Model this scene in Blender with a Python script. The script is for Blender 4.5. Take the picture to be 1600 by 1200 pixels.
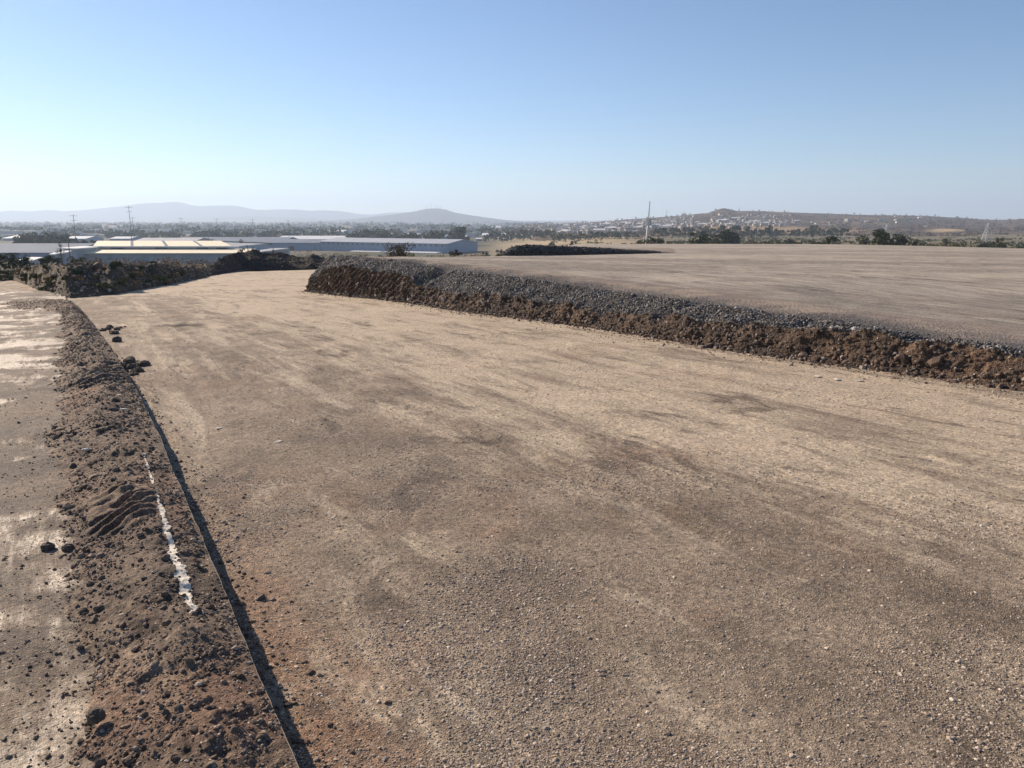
import bpy, math, random
import numpy as np
from mathutils import Vector, Matrix
R = math.radians
rng = np.random.default_rng(7)
random.seed(7)
sc = bpy.context.scene
COL = sc.collection
for o in list(bpy.data.objects): bpy.data.objects.remove(o)

# ------------------------------------------------------------------ camera
CAMZ, F, YH = 1.75, 1200.0, 343.0
PITCH = math.atan((600 - YH) / F)
cam = bpy.data.cameras.new('camera'); camo = bpy.data.objects.new('camera', cam); COL.objects.link(camo)
camo.location = (0, 0, CAMZ); camo.rotation_euler = (math.pi / 2 - PITCH, 0, 0)
cam.sensor_width = 36; cam.lens = 27; cam.clip_start = 0.05; cam.clip_end = 60000
sc.camera = camo

# ------------------------------------------------------------------ sky, sun, exposure
SUN_AZ, SUN_EL = -50.0, 25.0            # degrees from the view direction (+Y) towards the right, elevation
w = bpy.data.worlds.new('World'); sc.world = w; w.use_nodes = True
nt = w.node_tree; nt.nodes.clear()
out = nt.nodes.new('ShaderNodeOutputWorld'); bg = nt.nodes.new('ShaderNodeBackground'); sky = nt.nodes.new('ShaderNodeTexSky')
sky.sky_type = 'NISHITA'; sky.sun_disc = False
sky.sun_elevation = R(SUN_EL); sky.sun_rotation = R(SUN_AZ)
sky.altitude = 1500; sky.air_density = 1.0; sky.dust_density = 0.38; sky.ozone_density = 4.0
bg.inputs['Strength'].default_value = 0.08
nt.links.new(sky.outputs[0], bg.inputs[0]); nt.links.new(bg.outputs[0], out.inputs[0])
sl = bpy.data.lights.new('sun', 'SUN'); so = bpy.data.objects.new('sun', sl); COL.objects.link(so)
sl.energy = 5.0; sl.angle = R(0.5); sl.color = (1.0, 0.83, 0.65)
sd = Vector((math.sin(R(SUN_AZ)) * math.cos(R(SUN_EL)), math.cos(R(SUN_AZ)) * math.cos(R(SUN_EL)), math.sin(R(SUN_EL))))
so.rotation_euler = (-sd).to_track_quat('-Z', 'Y').to_euler()
so.location = (-30, 30, 30)
sc.view_settings.view_transform = 'Standard'; sc.view_settings.look = 'None'
sc.view_settings.exposure = 0.68; sc.view_settings.gamma = 1.0
sc.render.engine = 'CYCLES'; sc.cycles.use_denoising = True
sc.cycles.max_bounces = 5; sc.cycles.diffuse_bounces = 3; sc.cycles.volume_bounces = 1; sc.cycles.transparent_max_bounces = 4

# ------------------------------------------------------------------ geometry of the view (photo pixel + depth -> point)
cp, sp = math.cos(PITCH), math.sin(PITCH)
def ray(px, py):
    a = (np.asarray(px, float) - 800) / F; b = (600 - np.asarray(py, float)) / F
    return a, cp + b * sp, -sp + b * cp
def at(px, py, d):
    dx, dy, dz = ray(px, py); t = np.asarray(d, float) / dy
    return np.stack([dx * t, dy * t, CAMZ + dz * t], -1)
def rowz(py, d):                      # height of a point seen on row py at forward distance d
    _, dy, dz = ray(800, py); return CAMZ + dz / dy * d
def pxof(x, y, z):
    zz = z - CAMZ; dep = y * cp - zz * sp; return 800 + F * x / dep
def xat(px, py, d): return at(px, py, d)[..., 0]
BX, CY = 0.020, -0.028
def road_plane(x, y): return BX * x + CY * y
def on_road(px, py, lift=0.0):
    dx, dy, dz = ray(px, py)
    t = (lift - CAMZ) / (dz - BX * dx - CY * dy)
    return np.stack([dx * t, dy * t, CAMZ + dz * t], -1)

# ------------------------------------------------------------------ noise
def _h(ix, iy, s):
    n = (ix.astype(np.int64) * 374761393 + iy.astype(np.int64) * 668265263 + s * 974634777) & 0xFFFFFFFF
    n = ((n ^ (n >> 13)) * 1274126177) & 0xFFFFFFFF
    n = ((n ^ (n >> 16)) * 2246822519) & 0xFFFFFFFF
    return ((n ^ (n >> 15)) & 0xFFFFFF) / float(0xFFFFFF)
def vn(x, y, s=0):
    x = np.asarray(x, float); y = np.asarray(y, float)
    ix = np.floor(x); iy = np.floor(y); fx = x - ix; fy = y - iy
    fx = fx * fx * fx * (fx * (fx * 6 - 15) + 10); fy = fy * fy * fy * (fy * (fy * 6 - 15) + 10)
    a = _h(ix, iy, s); b = _h(ix + 1, iy, s); c = _h(ix, iy + 1, s); d = _h(ix + 1, iy + 1, s)
    return (a * (1 - fx) + b * fx) * (1 - fy) + (c * (1 - fx) + d * fx) * fy
def fbm(x, y, o=4, s=0, g=0.5):
    r = 0; a = 1; n = 0
    ca, sa = 0.8, 0.6
    for k in range(o):
        r = r + a * (vn(x, y, s + k * 17) * 2 - 1); n += a; a *= g
        x, y = (ca * x - sa * y) * 2.03, (sa * x + ca * y) * 2.03
    return r / n
def sstep(a, b, x):
    t = np.clip((np.asarray(x, float) - a) / (b - a), 0, 1); return t * t * (3 - 2 * t)

# ------------------------------------------------------------------ materials
def newmat(name):
    m = bpy.data.materials.new(name); m.use_nodes = True
    return m, m.node_tree.nodes, m.node_tree.links, m.node_tree.nodes['Principled BSDF']
def flatmat(name, col, rough=0.8, metal=0.0, var=0.0, scale=2.0, spec=0.5):
    m, N, L, b = newmat(name)
    b.inputs['Roughness'].default_value = rough; b.inputs['Metallic'].default_value = metal
    b.inputs['Specular IOR Level'].default_value = spec
    if var:
        tc = N.new('ShaderNodeTexCoord'); nz = N.new('ShaderNodeTexNoise'); nz.inputs['Scale'].default_value = scale; nz.inputs['Detail'].default_value = 6
        cr = N.new('ShaderNodeValToRGB')
        cr.color_ramp.elements[0].position = 0.3; cr.color_ramp.elements[1].position = 0.7
        cr.color_ramp.elements[0].color = (*[c * (1 - var) for c in col], 1); cr.color_ramp.elements[1].color = (*[min(1, c * (1 + var)) for c in col], 1)
        L.new(tc.outputs['Object'], nz.inputs['Vector']); L.new(nz.outputs[0], cr.inputs[0]); L.new(cr.outputs[0], b.inputs['Base Color'])
    else: b.inputs['Base Color'].default_value = (*col, 1)
    return m
def attrmat(name, ramp, rough=0.9, attr='tint', bump=0.0, bscale=60, spec=0.3):
    """colour from a per-stone value"""
    m, N, L, b = newmat(name)
    a = N.new('ShaderNodeAttribute'); a.attribute_name = attr
    cr = N.new('ShaderNodeValToRGB'); cr.color_ramp.interpolation = 'LINEAR'
    e = cr.color_ramp.elements
    e[0].position = ramp[0][0]; e[0].color = (*ramp[0][1], 1); e[1].position = ramp[-1][0]; e[1].color = (*ramp[-1][1], 1)
    for p, c in ramp[1:-1]:
        q = e.new(p); q.color = (*c, 1)
    L.new(a.outputs['Fac'], cr.inputs[0]); L.new(cr.outputs[0], b.inputs['Base Color'])
    b.inputs['Roughness'].default_value = rough; b.inputs['Specular IOR Level'].default_value = spec
    if bump:
        tc = N.new('ShaderNodeTexCoord'); nz = N.new('ShaderNodeTexNoise'); nz.inputs['Scale'].default_value = bscale; nz.inputs['Detail'].default_value = 5
        bp = N.new('ShaderNodeBump'); bp.inputs['Strength'].default_value = 0.6; bp.inputs['Distance'].default_value = bump
        L.new(tc.outputs['Object'], nz.inputs['Vector']); L.new(nz.outputs[0], bp.inputs['Height']); L.new(bp.outputs[0], b.inputs['Normal'])
    return m

UANG = math.atan2(0.857, -0.515)
class NB:      # small node-building helper
    def __init__(s, m):
        s.N = m.node_tree.nodes; s.L = m.node_tree.links
        s.tc = s.N.new('ShaderNodeTexCoord').outputs['Object']
    def mapv(s, rot=0.0, scale=(1, 1, 1)):
        mp = s.N.new('ShaderNodeMapping'); mp.inputs['Rotation'].default_value = (0, 0, rot); s.L.new(s.tc, mp.inputs['Vector'])
        if scale != (1, 1, 1):
            q = s.N.new('ShaderNodeVectorMath'); q.operation = 'MULTIPLY'; s.L.new(mp.outputs[0], q.inputs[0]); q.inputs[1].default_value = scale; return q.outputs[0]
        return mp.outputs[0]
    def noise(s, vec, scale, detail=4, rough=0.5, dist=0.0):
        n = s.N.new('ShaderNodeTexNoise'); s.L.new(vec, n.inputs['Vector']); n.inputs['Scale'].default_value = scale
        n.inputs['Detail'].default_value = detail; n.inputs['Roughness'].default_value = rough; n.inputs['Distortion'].default_value = dist
        return n.outputs[0]
    def vor(s, vec, scale, feat='F1'):
        n = s.N.new('ShaderNodeTexVoronoi'); n.feature = feat; s.L.new(vec, n.inputs['Vector']); n.inputs['Scale'].default_value = scale; return n
    def ramp(s, val, a, b, c0=(0, 0, 0), c1=(1, 1, 1)):
        r = s.N.new('ShaderNodeValToRGB'); e = r.color_ramp.elements
        e[0].position = a; e[1].position = b; e[0].color = (*c0, 1); e[1].color = (*c1, 1); s.L.new(val, r.inputs[0]); return r.outputs[0]
    def rng(s, val, a, b, lo=0.0, hi=1.0):
        r = s.N.new('ShaderNodeMapRange'); r.inputs[1].default_value = a; r.inputs[2].default_value = b; r.inputs[3].default_value = lo; r.inputs[4].default_value = hi
        s.L.new(val, r.inputs[0]); return r.outputs[0]
    def math(s, op, a, b):
        n = s.N.new('ShaderNodeMath'); n.operation = op
        for k, v in enumerate((a, b)):
            if isinstance(v, (int, float)): n.inputs[k].default_value = v
            else: s.L.new(v, n.inputs[k])
        return n.outputs[0]
    def mix(s, f, a, b, mode='MIX'):
        n = s.N.new('ShaderNodeMix'); n.data_type = 'RGBA'; n.blend_type = mode
        for k, v in ((0, f), (6, a), (7, b)):
            if isinstance(v, (int, float)): n.inputs[k].default_value = v
            elif isinstance(v, tuple): n.inputs[k].default_value = (*v, 1)
            else: s.L.new(v, n.inputs[k])
        return n.outputs[2]
    def attr(s, name):
        n = s.N.new('ShaderNodeAttribute'); n.attribute_name = name; return n.outputs['Fac']
    def bump(s, h, dist, strength=1.0, normal=None):
        n = s.N.new('ShaderNodeBump'); n.inputs['Distance'].default_value = dist; n.inputs['Strength'].default_value = strength; s.L.new(h, n.inputs['Height'])
        if normal is not None: s.L.new(normal, n.inputs['Normal'])
        return n.outputs[0]

def gravel_ground(name, rock, rockdark, dust, red, dust_lo=0.5, dust_hi=0.66, peb=90.0, rough=0.85, bumpd=0.012, use_dust_attr=True, spec=0.25, pebval=(0.35, 1.8), glossy=0.0):
    m, N, L, b = newmat(name); q = NB(m)
    uv = q.mapv(-UANG)
    st = q.mapv(-UANG + 0.04, (0.20, 1.0, 1.0)); st2 = q.mapv(-UANG - 0.05, (0.10, 1.0, 1.0))
    base = q.mix(q.ramp(q.noise(uv, 1.3, 8, 0.7), 0.36, 0.64), rockdark, rock)
    base = q.mix(q.math('MULTIPLY', q.ramp(q.noise(uv, 0.55, 7, 0.65, 0.6), 0.52, 0.66), 0.5), base, red)
    base = q.mix(q.attr('redsoil'), base, (0.30, 0.165, 0.095))
    scr = q.ramp(q.noise(q.mapv(-UANG, (0.45, 1.0, 1.0)), 1.7, 9, 0.72, 0.8), 0.57, 0.63)      # freshly scraped, stony patches
    base = q.mix(q.math('MULTIPLY', scr, 0.7), base, tuple(c * 0.62 for c in rockdark))
    v1 = q.vor(uv, peb); v2 = q.vor(uv, peb * 2.3); v0 = q.vor(uv, peb * 0.42)
    t1 = q.rng(v1.outputs['Color'], 0, 1, pebval[0], pebval[1]); t2 = q.rng(v2.outputs['Color'], 0, 1, 0.6, 1.45)
    pebc = q.mix(1.0, base, q.mix(0.5, t1, t2), 'MULTIPLY')
    bright = q.math('MULTIPLY', q.ramp(v1.outputs['Color'], 0.80, 0.86), q.ramp(v1.outputs['Distance'], 0.30, 0.42, (1, 1, 1), (0, 0, 0)))
    bright2 = q.math('MULTIPLY', q.ramp(v0.outputs['Color'], 0.90, 0.93), q.ramp(v0.outputs['Distance'], 0.16, 0.24, (1, 1, 1), (0, 0, 0)))
    pebc = q.mix(q.math('MULTIPLY', q.math('MAXIMUM', bright, bright2), 0.62), pebc, (0.62, 0.53, 0.43))
    d = q.math('ADD', q.math('MULTIPLY', q.noise(st, 2.4, 12, 0.76, 0.9), 0.50), q.math('MULTIPLY', q.noise(uv, 0.5, 9, 0.7), 0.26))
    d = q.math('ADD', d, q.math('MULTIPLY', q.noise(st2, 9.0, 8, 0.78), 0.24))
    if use_dust_attr: d = q.math('ADD', d, q.attr('dust'))
    d = q.math('SUBTRACT', d, q.math('MULTIPLY', scr, 0.05))
    dm = q.ramp(d, dust_lo, dust_hi)
    fine = q.rng(q.noise(uv, 40, 6, 0.8), 0.3, 0.7, 0.62, 1.35)
    dustc = q.mix(1.0, dust, fine, 'MULTIPLY')
    dmm = q.math('MULTIPLY', dm, q.rng(v1.outputs['Color'], 0.25, 1.0, 1.0, 0.35))
    colr = q.mix(dmm, pebc, dustc)
    grit = q.rng(q.noise(uv, 30, 8, 0.85), 0.37, 0.63, 0.45, 1.55)
    colr = q.mix(1.0, colr, grit, 'MULTIPLY')
    colr = q.mix(q.attr('dark_patch'), colr, tuple(c * 0.35 for c in rockdark))
    L.new(colr, b.inputs['Base Color'])
    b.inputs['Roughness'].default_value = rough; b.inputs['Specular IOR Level'].default_value = spec
    if glossy: L.new(q.rng(dmm, 0.2, 1.0, rough + 0.15, glossy), b.inputs['Roughness'])
    stony = q.rng(q.noise(uv, 2.3, 7, 0.7), 0.38, 0.62, 0.25, 1.25)
    hgt = q.math('MULTIPLY', q.ramp(v1.outputs['Distance'], 0.1, 0.55, (1, 1, 1), (0, 0, 0)), q.ramp(v1.outputs['Color'], 0.35, 0.9))
    h2 = q.math('MULTIPLY', q.math('SUBTRACT', 1.0, v2.outputs['Distance']), q.ramp(v2.outputs['Color'], 0.2, 0.9))
    hh = q.math('MULTIPLY', q.math('ADD', hgt, q.math('MULTIPLY', h2, 0.5)), stony)
    hh = q.math('ADD', hh, q.math('MULTIPLY', q.noise(uv, 9, 9, 0.75), 1.9))
    hh = q.math('ADD', hh, q.math('MULTIPLY', bright2, 0.8))
    hh = q.math('MULTIPLY', hh, q.rng(dm, 0, 1, 1.0, 0.55))
    L.new(q.bump(hh, bumpd, 0.9), b.inputs['Normal'])
    return m

M = {}
M['road'] = gravel_ground('compacted_gravel', (0.365, 0.288, 0.21), (0.195, 0.150, 0.110), (0.56, 0.455, 0.33), (0.31, 0.20, 0.135), bumpd=0.022, dust_lo=0.500, dust_hi=0.60)
M['pad'] = gravel_ground('pad_gravel', (0.285, 0.245, 0.195), (0.175, 0.15, 0.122), (0.50, 0.43, 0.335), (0.27, 0.20, 0.15), peb=60, dust_lo=0.49, dust_hi=0.61, bumpd=0.008)
M['track'] = gravel_ground('dried_mud', (0.17, 0.125, 0.09), (0.085, 0.065, 0.05), (0.34, 0.26, 0.175), (0.22, 0.155, 0.10), peb=70, dust_lo=0.455, dust_hi=0.575, rough=0.72, bumpd=0.012, spec=0.45, glossy=0.46)
M['berm'] = gravel_ground('berm_soil', (0.175, 0.122, 0.086), (0.09, 0.064, 0.047), (0.35, 0.262, 0.18), (0.20, 0.105, 0.065), peb=75, dust_lo=0.53, dust_hi=0.66, rough=0.85, bumpd=0.012)

def soil(name, c0, c1, scale=3.0, bumpd=0.03, bs=12, rough=0.95):
    m, N, L, b = newmat(name); q = NB(m); uv = q.mapv(0)
    c = q.mix(q.ramp(q.noise(uv, scale, 8, 0.65), 0.35, 0.65), c0, c1)
    v = q.vor(uv, bs * 2.2); c = q.mix(1.0, c, q.rng(v.outputs['Color'], 0, 1, 0.6, 1.5), 'MULTIPLY')
    L.new(c, b.inputs['Base Color']); b.inputs['Roughness'].default_value = rough; b.inputs['Specular IOR Level'].default_value = 0.2
    h = q.math('ADD', q.noise(uv, bs, 8, 0.7), q.math('MULTIPLY', q.math('SUBTRACT', 1.0, v.outputs['Distance']), 0.4))
    L.new(q.bump(h, bumpd, 0.9), b.inputs['Normal']); return m
M['heap'] = soil('dark_soil', (0.028, 0.022, 0.018), (0.062, 0.047, 0.037))
M['rubble'] = soil('rubble_soil', (0.065, 0.05, 0.035), (0.14, 0.108, 0.072), 1.2)

# ------------------------------------------------------------------ object helpers
def tag(o, label=None, cat=None, group=None, kind=None):
    if label: o['label'] = label
    if cat: o['category'] = cat
    if group: o['group'] = group
    if kind: o['kind'] = kind
    return o
def link(name, me, mat=None, parent=None):
    o = bpy.data.objects.new(name, me); COL.objects.link(o)
    if mat is not None and not me.materials: me.materials.append(mat)
    if parent: o.parent = parent
    return o
def empty(name, loc, rz=0):
    o = bpy.data.objects.new(name, None); COL.objects.link(o); o.location = loc; o.rotation_euler = (0, 0, rz); o.empty_display_size = 0.3
    return o
def copy_tree(o, parent=None):
    c = o.copy(); COL.objects.link(c); c.parent = parent
    for ch in [k for k in bpy.data.objects if k.parent == o]:
        copy_tree(ch, c)
    return c
def rawmesh(name, V, T, k=3, smooth=False, attrs=None):
    """V (n,3), T (f,k) -> mesh"""
    me = bpy.data.meshes.new(name); V = np.asarray(V, np.float32); T = np.asarray(T, np.int32)
    me.vertices.add(len(V)); me.vertices.foreach_set('co', V.ravel())
    me.loops.add(T.size); me.loops.foreach_set('vertex_index', T.ravel())
    me.polygons.add(len(T)); me.polygons.foreach_set('loop_start', np.arange(len(T), dtype=np.int32) * k)
    try: me.polygons.foreach_set('loop_total', np.full(len(T), k, np.int32))
    except Exception: pass
    me.polygons.foreach_set('use_smooth', np.full(len(T), smooth, bool))
    me.update(calc_edges=True)
    for nme, arr in (attrs or {}).items():
        at_ = me.attributes.new(nme, 'FLOAT', 'POINT'); at_.data.foreach_set('value', np.asarray(arr, np.float32).ravel())
    me.validate()
    return me
def gridfaces(n, m):
    i, j = np.meshgrid(np.arange(n - 1), np.arange(m - 1), indexing='ij')
    a = i * m + j
    return np.stack([a, a + m, a + m + 1, a + 1], -1).reshape(-1, 4)
def gridmesh(name, P, mask=None, attrs=None, smooth=True, flip=False):
    """P (n,m,3); mask (n-1,m-1) of faces kept"""
    n, m = P.shape[:2]; Fc = gridfaces(n, m)
    if flip: Fc = Fc[:, ::-1]
    if mask is not None: Fc = Fc[mask.ravel()]
    V = P.reshape(-1, 3); used = np.zeros(len(V), bool); used[Fc.ravel()] = True
    idx = np.cumsum(used) - 1
    A = {k: np.asarray(v).ravel()[used] for k, v in (attrs or {}).items()}
    return rawmesh(name, V[used], idx[Fc], 4, smooth, A)
class MB:
    def __init__(s): s.v = []; s.f = []
    def add(s, V, Fs):
        o = len(s.v); s.v += [tuple(map(float, p)) for p in V]; s.f += [tuple(i + o for i in f) for f in Fs]; return s
    def box(s, x0, x1, y0, y1, z0, z1):
        return s.add([(x0, y0, z0), (x1, y0, z0), (x1, y1, z0), (x0, y1, z0), (x0, y0, z1), (x1, y0, z1), (x1, y1, z1), (x0, y1, z1)],
                     [(0, 3, 2, 1), (4, 5, 6, 7), (0, 1, 5, 4), (1, 2, 6, 5), (2, 3, 7, 6), (3, 0, 4, 7)])
    def tube(s, a, b, r0, r1=None, n=6):
        r1 = r0 if r1 is None else r1; a = Vector(a); b = Vector(b); d = (b - a).normalized()
        x = d.orthogonal().normalized(); y = d.cross(x); V = []
        for p, r in ((a, r0), (b, r1)):
            for k in range(n):
                t = 2 * math.pi * k / n; V.append(p + (x * math.cos(t) + y * math.sin(t)) * r)
        return s.add(V, [(k, (k + 1) % n, n + (k + 1) % n, n + k) for k in range(n)] + [tuple(range(n))[::-1], tuple(range(n, 2 * n))])
    def slab(s, quad, th):      # quad of 4 points, thickened downwards
        V = [Vector(p) for p in quad]; W = [p - Vector((0, 0, th)) for p in V]
        return s.add(V + W, [(0, 1, 2, 3), (7, 6, 5, 4), (0, 4, 5, 1), (1, 5, 6, 2), (2, 6, 7, 3), (3, 7, 4, 0)])
    def build(s, name, mat, parent=None, smooth=False):
        me = bpy.data.meshes.new(name); me.from_pydata(s.v, [], s.f); me.update()
        if smooth: me.polygons.foreach_set('use_smooth', [True] * len(me.polygons))
        return link(name, me, mat, parent)

# stone shapes
def ico(sub=0):
    t = (1 + 5 ** 0.5) / 2
    V = [(-1, t, 0), (1, t, 0), (-1, -t, 0), (1, -t, 0), (0, -1, t), (0, 1, t), (0, -1, -t), (0, 1, -t), (t, 0, -1), (t, 0, 1), (-t, 0, -1), (-t, 0, 1)]
    Fc = [(0, 11, 5), (0, 5, 1), (0, 1, 7), (0, 7, 10), (0, 10, 11), (1, 5, 9), (5, 11, 4), (11, 10, 2), (10, 7, 6), (7, 1, 8), (3, 9, 4), (3, 4, 2), (3, 2, 6), (3, 6, 8), (3, 8, 9), (4, 9, 5), (2, 4, 11), (6, 2, 10), (8, 6, 7), (9, 8, 1)]
    V = [Vector(v).normalized() for v in V]
    for _ in range(sub):
        c = {}; G = []
        def mid(a, b):
            k = (min(a, b), max(a, b))
            if k not in c: V.append(((V[a] + V[b]) / 2).normalized()); c[k] = len(V) - 1
            return c[k]
        for a, b, d in Fc:
            e, f, g = mid(a, b), mid(b, d), mid(d, a); G += [(a, e, g), (b, f, e), (d, g, f), (e, f, g)]
        Fc = G
    return np.array([tuple(v) for v in V]), np.array(Fc)
def stone_shapes(k, sub=0, jit=0.25):
    V, T = ico(sub); out = []
    for i in range(k):
        W = V * (1 + rng.uniform(-jit, jit, (len(V), 1)))
        for _ in range(3):      # cut a few facets
            n = rng.normal(size=3); n /= np.linalg.norm(n); d = W @ n; c = rng.uniform(0.5, 0.8)
            W = W - np.outer(np.maximum(d - c, 0) * 0.9, n)
        out.append(W * np.array([1, rng.uniform(0.6, 0.95), rng.uniform(0.5, 0.8)]))
    return out, T
SH0, T0 = stone_shapes(10, 0); SH1, T1 = stone_shapes(8, 1, 0.16)
def stones(name, P, S, mat, big=False, tint=None, flat=0.7, sink=0.25, smooth=False, squash=1.0):
    """one mesh of many stones: P (n,3) seats, S (n,) radii"""
    sh, T = (SH1, T1) if big else (SH0, T0); n = len(P); nv = len(sh[0])
    B = np.stack(sh)[rng.integers(0, len(sh), n)]                       # n,nv,3
    # random orientation, mostly lying
    a = rng.uniform(0, 2 * np.pi, n); tx = rng.normal(0, 0.45, n); ty = rng.normal(0, 0.45, n)
    ca, sa = np.cos(a), np.sin(a); Z = np.zeros(n); O = np.ones(n)
    Rz = np.stack([np.stack([ca, -sa, Z], -1), np.stack([sa, ca, Z], -1), np.stack([Z, Z, O], -1)], 1)
    Rx = np.stack([np.stack([O, Z, Z], -1), np.stack([Z, np.cos(tx), -np.sin(tx)], -1), np.stack([Z, np.sin(tx), np.cos(tx)], -1)], 1)
    Ry = np.stack([np.stack([np.cos(ty), Z, np.sin(ty)], -1), np.stack([Z, O, Z], -1), np.stack([-np.sin(ty), Z, np.cos(ty)], -1)], 1)
    Rm = Rz @ Rx @ Ry
    V = np.einsum('nij,nvj->nvi', Rm, B) * S[:, None, None] * np.array([1, 1, squash]) + P[:, None, :]
    V[:, :, 2] += (S * squash * (flat - sink - 0.2))[:, None]
    Fc = (T[None] + (np.arange(n) * nv)[:, None, None]).reshape(-1, 3)
    tint = rng.uniform(0, 1, n) if tint is None else tint
    me = rawmesh(name, V.reshape(-1, 3), Fc, 3, smooth, {'tint': np.repeat(tint, nv)})
    return link(name, me, mat)
M['pebble'] = attrmat('pebble_stone', [(0, (0.17, 0.13, 0.105)), (0.4, (0.30, 0.235, 0.18)), (0.8, (0.44, 0.355, 0.27)), (1, (0.66, 0.56, 0.45))])
M['clod'] = attrmat('soil_clod', [(0, (0.09, 0.063, 0.045)), (0.5, (0.175, 0.124, 0.09)), (0.85, (0.28, 0.215, 0.16)), (1, (0.46, 0.39, 0.31))], bump=0.004, bscale=90)
M['crushed'] = attrmat('crushed_basalt', [(0, (0.05, 0.042, 0.036)), (0.55, (0.105, 0.09, 0.078)), (0.88, (0.20, 0.175, 0.15)), (1, (0.42, 0.41, 0.40))], spec=0.5, rough=0.7)
M['cutstone'] = attrmat('cut_soil_stone', [(0, (0.055, 0.036, 0.026)), (0.5, (0.12, 0.08, 0.056)), (0.85, (0.19, 0.14, 0.105)), (1, (0.40, 0.34, 0.28))], bump=0.01, bscale=40)
M['dark_clod'] = flatmat('dark_clod_soil', (0.105, 0.078, 0.058), 0.95, var=0.4, scale=30)
M['pale'] = flatmat('pale_limestone', (0.58, 0.50, 0.41), 0.8, var=0.2, scale=40)
M['lime'] = flatmat('lime_powder', (0.66, 0.60, 0.50), 0.9, var=0.1, scale=30)

# ------------------------------------------------------------------ the lines of the site (read off the photograph, laid on the ground)
H_LIP = 0.118
lip_px = np.array([(462, 1197), (450, 1160), (420, 1097), (390, 1022), (362, 957), (342, 902), (297, 797), (270, 735), (252, 690), (240, 667), (220, 622), (200, 587), (182, 558), (170, 541), (145, 507), (128, 485), (109, 468)], float)
lip = on_road(lip_px[:, 0], lip_px[:, 1], H_LIP)[:, :2]
d0 = lip[0] - lip[3]; d0 /= np.linalg.norm(d0)
lip = np.vstack([lip[0] + d0 * 6, lip[0] + d0 * 1.5, lip])
def resample(P, step):
    s = np.r_[0, np.cumsum(np.linalg.norm(np.diff(P, axis=0), axis=1))]; n = max(2, int(s[-1] / step))
    t = np.linspace(0, s[-1], n); return np.stack([np.interp(t, s, P[:, k]) for k in range(P.shape[1])], -1), t
def smooth(P, k):
    for _ in range(k):
        Q = P.copy(); Q[1:-1] = (P[:-2] + 2 * P[1:-1] + P[2:]) / 4; P = Q
    return P
LIP, _ = resample(lip, 0.05); LIP = smooth(LIP, 60)
def side_of(LINE, x, y):
    """signed distance to a polyline, >0 on its right when walking its order; also index"""
    x = np.asarray(x); shp = x.shape; Q = np.stack([x.ravel(), np.asarray(y).ravel()], -1)
    best = np.full(len(Q), 1e9); sg = np.zeros(len(Q)); ii = np.zeros(len(Q), int)
    A = LINE[:-1]; B = LINE[1:]; D = B - A; LL = (D ** 2).sum(1) + 1e-12
    for k in range(0, len(A)):
        t = np.clip(((Q - A[k]) @ D[k]) / LL[k], 0, 1)
        r = Q - A[k] - t[:, None] * D[k]; d = (r ** 2).sum(1)
        m = d < best
        best[m] = d[m]; sg[m] = np.sign(D[k, 1] * r[m, 0] - D[k, 0] * r[m, 1]); ii[m] = k
    return (np.sqrt(best) * sg).reshape(shp), ii.reshape(shp)
LIPC = LIP[::8]

base_px = np.array([(484, 455.6), (570, 465), (641, 472.5), (729, 487.5), (760, 491), (910, 509), (1000, 524), (1041, 530), (1150, 547), (1300, 567), (1435, 585), (1581, 606)], float)
trans_px = np.array([(484, 440), (508, 423), (536, 416), (592, 424), (634, 429), (645, 435), (667, 446), (724, 458), (780, 462), (854, 470), (929, 481), (1022, 491), (1094, 497), (1169, 506), (1234, 507), (1300, 517), (1390, 523), (1459, 532), (1600, 553), (2400, 680)], float)
crest_px = np.array([(484, 412), (508, 407), (530, 402), (592, 406), (639, 410.5), (656, 414), (705, 421), (780, 431), (816, 435), (897, 448), (966, 458), (1041, 467), (1099, 474), (1154, 483), (1240, 494), (1300, 502), (1390, 516), (1459, 527), (1506, 534), (1600, 550), (2400, 672)], float)
baseW = on_road(base_px[:, 0], base_px[:, 1])[:, :2]
e0 = baseW[-1] - baseW[-4]; e0 /= np.linalg.norm(e0)
baseW = np.vstack([baseW, baseW[-1] + e0 * 5, baseW[-1] + e0 * 10])
BASE, bs_ = resample(baseW, 0.5); BASE = smooth(BASE, 3)
BASE, bs_ = resample(BASE, 0.022)
BASEC = BASE[::25]

# pad surface: thin-plate surface through points whose distance was judged from the photograph
def crest_pt(px):
    r = np.interp(px, crest_px[:, 0], crest_px[:, 1]); rb = np.interp(px, base_px[:, 0], base_px[:, 1])
    d = on_road(px, rb)[..., 1] + 0.45
    return at(px, r, d)
ctl = [crest_pt(p) for p in (540, 600, 656, 705, 780, 897, 1041, 1154, 1300, 1459, 1600)]
for px, py, d in [(530, 402.5, 31.5), (600, 401, 37), (700, 401, 41), (790, 400, 46), (850, 399.3, 50), (950, 397.5, 56), (1050, 395.5, 63), (1150, 392, 74),
                  (900, 381, 120), (1100, 381, 132), (1300, 381.5, 142), (1450, 384.5, 142), (1600, 388, 135), (1900, 391, 125), (1000, 420, 25), (1300, 400, 47), (1600, 412, 38), (1600, 470, 17.0), (1300, 440, 19), (1900, 450, 20), (1900, 560, 8.5)]:
    ctl.append(at(px, py, d))
ctl = np.array(ctl)
def tps_fit(P, lam=0.3):
    n = len(P); r2 = ((P[:, None, :2] - P[None, :, :2]) ** 2).sum(-1)
    K = 0.5 * r2 * np.log(r2 + 1e-9); K[np.diag_indices(n)] = lam
    A = np.zeros((n + 3, n + 3)); A[:n, :n] = K; A[:n, n] = 1; A[:n, n + 1:] = P[:, :2]; A[n, :n] = 1; A[n + 1:, :n] = P[:, :2].T
    return np.linalg.solve(A, np.r_[P[:, 2], 0, 0, 0])
TW = tps_fit(ctl)
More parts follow.
